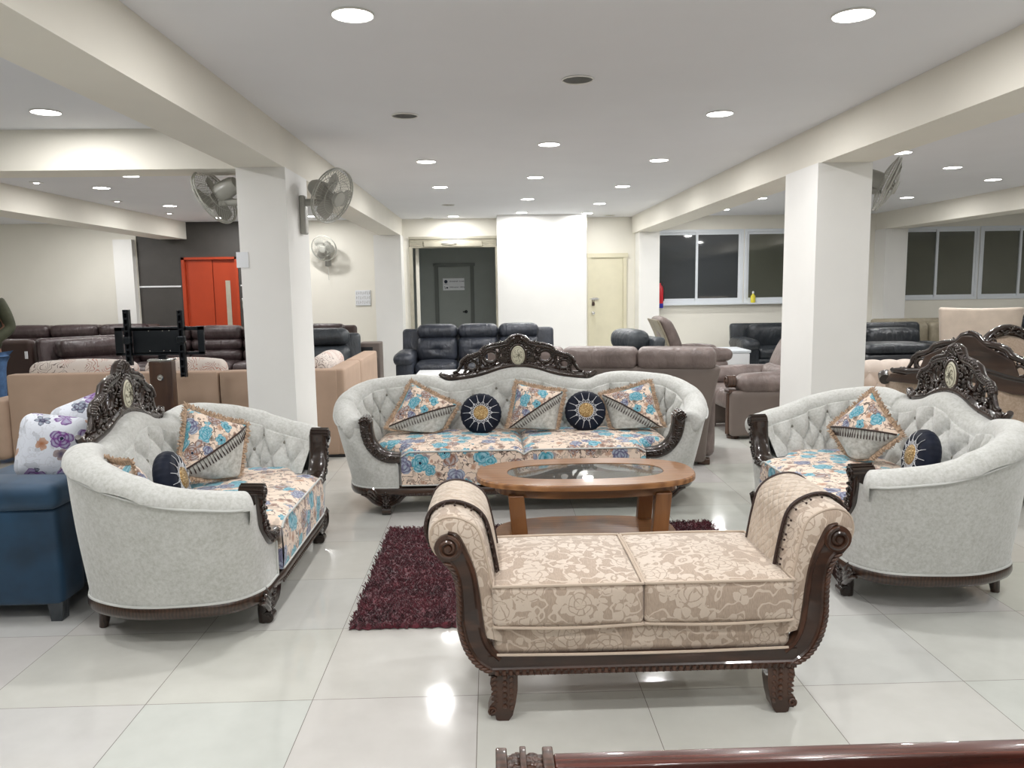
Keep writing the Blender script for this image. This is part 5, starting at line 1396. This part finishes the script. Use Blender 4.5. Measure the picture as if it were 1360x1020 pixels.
# carved sofa with beige upholstery turned away, behind the right loveseat
def rimb(x): return .80+.07*math.exp(-(x/.25)**2)
cs = thing('carved_sofa', 'beige carved sofa turned away, its dark crest rising behind the right loveseat crest', 'sofa', (3.60, 5.40, 0), PI-1.08)
c = carved_crest(cs, 1, .58, ztop=1.12, z0=.87, y=.42, wood=M['darkwood'], rim=rimb, back=True)
q = MB()
ol = [(-.60,.74),(-.56,.80),(-.44,.80),(-.34,.85),(-.30,.95),(-.22,.99),(-.14,1.03),(-.09,1.06),(-.04,1.105),(.04,1.105),(.09,1.06),(.14,1.03),(.22,.99),(.30,.95),(.34,.85),(.44,.80),(.56,.80),(.60,.74),(.3,.74),(0,.80),(-.3,.74)]
q.prism(ol[::-1], lambda p, s: Vector((p[0], .425 if s == 0 else .445, p[1]))); q.build('crest_board', M['railwood'], cs, False, bevel=.006)
q = MB(); q.soft((0,.38,.50), (1.45,.13,.62), .06, n=14, fn=lambda p, u: Vector((p.x, p.y-.10*u[0]**2*1.5, p.z+(.05*math.exp(-(p.x/.3)**2) if u[2] > 0 else 0)))); q.build('backrest', M['beigefab'], cs)
q = MB(); q.soft((0,-.02,.34), (1.30,.72,.22), .05, n=8); q.build('seat_cushion', M['beigefab'], cs)
for s in (-1, 1):
    q = MB(); q.soft((s*.68,-.05,.45), (.14,.70,.36), .06, n=8); q.build('arm_pad', M['beigefab'], cs)
    q = MB(); q.tube(cr([(s*.66,.36,.74),(s*.72,.28,.76),(s*.73,.12,.72),(s*.71,-.1,.66),(s*.70,-.38,.64)], 20), [.04,.05,.04,.035,.045], 10); q.tube([(s*.70,-.42,.64),(s*.70,-.34,.64)], .05, 12); q.build('arm_scroll', M['darkwood'], cs)
    carved_leg(cs, s*.62, -.33, s, M['darkwood']); carved_leg(cs, s*.6, .33, s, M['railwood'], back=True)
q = MB(); q.box(-.70,.70,-.40,.40,.13,.22,.015); q.build('base_rail', M['railwood'], cs)
# oval framed carved chair at the right edge
oc = thing('carved_chair', 'dark carved chair with oval beige backrest at the right edge of the picture', 'chair', (4.58, 6.45, 0), .30)
q = MB(); E = [(.33*cos(2*PI*i/48), .30*sin(2*PI*i/48)) for i in range(48)]
q.tube([(a, .27+.10*b, .74+b) for a, b in E], .055, 10, closed=True, flat=(1,.7)); rnd = random.Random(9)
for i in range(90):
    a = 2*PI*i/90; r = rnd.uniform(.9,1.1); q.blob((.33*r*cos(a), .215+.03*sin(a), .74+.30*r*sin(a)), .010, .012, .022, 5, Matrix.Rotation(a+rnd.uniform(-.8,.8), 3, 'Y'))
q.build('backrest_frame', M['darkwood'], oc, sharp=60)
q = MB(); q.soft((0,.28,.74), (.56,.08,.50), .035, puff=(0,.04,0), n=14, fn=lambda p, u: Vector((p.x*(1-.18*u[2]**2), p.y+.10*p.z, p.z*(1-.18*u[0]**2)))); q.build('backrest', M['beigefab'], oc)
q = MB(); q.soft((0,-.02,.42), (.62,.58,.14), .06, puff=(0,0,.03), n=10); q.build('seat', M['beigefab'], oc)
q = MB(); q.box(-.33,.33,-.31,.29,.28,.35,.015); q.build('seat_frame', M['darkwood'], oc)
for s in (-1, 1):
    q = MB(); q.tube(cr([(s*.33,.24,.66),(s*.38,.05,.66),(s*.37,-.2,.64),(s*.35,-.22,.5),(s*.32,-.20,.35)], 18), .028, 8); q.build('arm', M['darkwood'], oc)
    q = MB(); q.tube(cr([(s*.29,-.26,.30),(s*.32,-.30,.2),(s*.28,-.26,.08),(s*.30,-.29,0)], 12), [.045,.03,.022,.03], 8); q.build('leg', M['darkwood'], oc)
    q = MB(); q.tube([(s*.28,.24,.30),(s*.28,.30,0)], [.035,.02], 8); q.build('leg', M['darkwood'], oc)

# carved bed end in the very foreground
bd = thing('carved_bench_frame', 'red brown wooden rail with a carved post at the bottom edge of the picture', 'bed frame', (0,0,0))
zt = .46
q = MB(); q.box(-.005, .020, 1.555, 1.64, 0, zt, .004); q.box(.098, .122, 1.555, 1.64, 0, zt, .004)
q.box(.018, .10, 1.575, 1.63, .05, zt-.012, .004)
q.box(.048, .062, 1.55, 1.64, zt-.05, zt+.002, .003)
rnd = random.Random(2)
for i in range(26):
    x = .022+rnd.random()*.072; z = zt-.02-rnd.random()*.12
    q.blob((x, 1.572, z), .009, .007, .018, 5, Matrix.Rotation(rnd.uniform(-1.4,1.4), 3, 'Y'))
    q.blob((x, 1.58+rnd.random()*.045, zt-.012), .008, .013, .005, 5, Matrix.Rotation(rnd.uniform(-1.4,1.4), 3, 'Z'))
q.build('carved_post', M['benchwood'], bd, sharp=40)
q = MB(); q.box(.122, 1.70, 1.565, 1.62, .10, zt-.004, .006); q.build('side_rail', M['mahogany'], bd)
q = MB(); q.box(1.70, 1.82, 1.555, 1.64, 0, zt, .004); q.build('end_post', M['benchwood'], bd)
q = MB(); q.box(.05, 1.78, .85, 1.57, .30, .36, .01); q.build('seat_panel', M['mahogany'], bd)
for x in (.06, 1.76): q = MB(); q.box(x-.05, x+.05, .80, .87, 0, .44, .006); q.build('post', M['benchwood'], bd)

# person standing at the left edge
pe = thing('person', 'person in dark olive jacket and blue jeans standing at the left edge', 'person', (-5.03, 7.95, 0), 0)
def skin_obj(name, chains, mat, parent, sub=2):
    bm = bmesh.new(); lay = bm.verts.layers.skin.verify(); V = []
    for ch in chains:
        prev = V[ch['from']] if 'from' in ch else None
        for (p, r) in ch['p']:
            v = bm.verts.new(p); rr = r if isinstance(r, tuple) else (r, r*.9); v[lay].radius = rr; V.append(v)
            if prev is not None: bm.edges.new((prev, v))
            prev = v
    V[0][lay].use_root = True
    me = bpy.data.meshes.new(name); bm.to_mesh(me); bm.free(); me.materials.append(mat)
    o = bpy.data.objects.new(name, me); COL.objects.link(o); o.parent = parent
    md = o.modifiers.new('skin', 'SKIN'); md.use_smooth_shade = True
    sd = o.modifiers.new('sub', 'SUBSURF'); sd.levels = sub; sd.render_levels = sub
    return o
hip, ch_, nk, hd = (0,0,.93), (0,.01,1.30), (0,.02,1.46), (0,.01,1.60)
body = [{'p': [(hip,.12),((0,0,1.08),.115),(ch_,.13),(nk,.055),((0,0,1.55),.075),((0,-.01,1.65),.085),((0,0,1.70),.06)]}]
n = 7
for s in (-1, 1):
    body.append({'from': 2, 'p': [((s*.17,.02,1.38),.055),((s*.23,.03,1.15),.042),((s*.18,-.16,1.03),.034),((s*.10,-.24,1.05),.026),((s*.07,-.28,1.05),.030)]})
for s in (-1, 1):
    body.append({'from': 0, 'p': [((s*.10,0,.86),.085),((s*.11,-.01,.48),.055),((s*.11,.02,.10),.035),((s*.12,-.04,.04),.038),((s*.13,-.15,.03),.03)]})
base_i = len(body[0]['p'])
for k, s in enumerate((-1, 1)):
    wrist = base_i+5*k+4
    for f in range(5):
        off = (f-1.5)*.018
        if f < 4: body.append({'from': wrist, 'p': [((s*.06+0, -.30, 1.05+off*.9),.011),((s*(.045), -.335, 1.045+off),.009),((s*.035, -.345, 1.015+off*.8),.008)]})
        else: body.append({'from': wrist, 'p': [((s*.045, -.265, 1.09),.011),((s*.03, -.285, 1.105),.009)]})
bo = skin_obj('body', body, M['skin'], pe, 1)
q = MB()
q.soft((0,-.005,1.66), (.175,.205,.235), .085, n=10); q.blob((0,-.115,1.645), .015, .022, .022, 6)
for s in (-1, 1): q.blob((s*.088,0,1.65), .010, .02, .032, 6)
q.build('head', M['skin'], bo)
q = MB(); q.soft((0,.02,1.70), (.19,.205,.19), .085, n=10); q.build('hair', M['hair'], bo)
q = MB()
for s in (-1, 1): q.blob((s*.035,-.104,1.665), .012, .006, .006, 6)
q.tube([(-.025,-.106,1.605),(0,-.110,1.603),(.025,-.106,1.605)], .005, 6); q.build('face_features', M['hair'], bo)
jk = [{'p': [((0,0,.88),(.19,.14)),((0,0,1.05),(.175,.13)),((0,.01,1.25),(.19,.14)),((0,.02,1.40),(.13,.10)),((0,.02,1.46),(.07,.07))]}]
for s in (-1, 1): jk.append({'from': 2, 'p': [((s*.19,.02,1.39),.075),((s*.26,.04,1.14),.062),((s*.19,-.15,1.02),.052),((s*.12,-.21,1.04),.046)]})
skin_obj('jacket', jk, M['khaki'], bo)
jn = [{'p': [((0,0,.92),(.16,.125))]}]
for s in (-1, 1): jn.append({'from': 0, 'p': [((s*.10,0,.82),.105),((s*.115,-.01,.48),.075),((s*.115,.02,.08),.06)]})
skin_obj('jeans', jn, M['denim'], bo)
for s in (-1, 1): q = MB(); q.soft((s*.12,-.05,.045), (.10,.28,.09), .04, n=8); q.build('shoe', M['black'], bo)
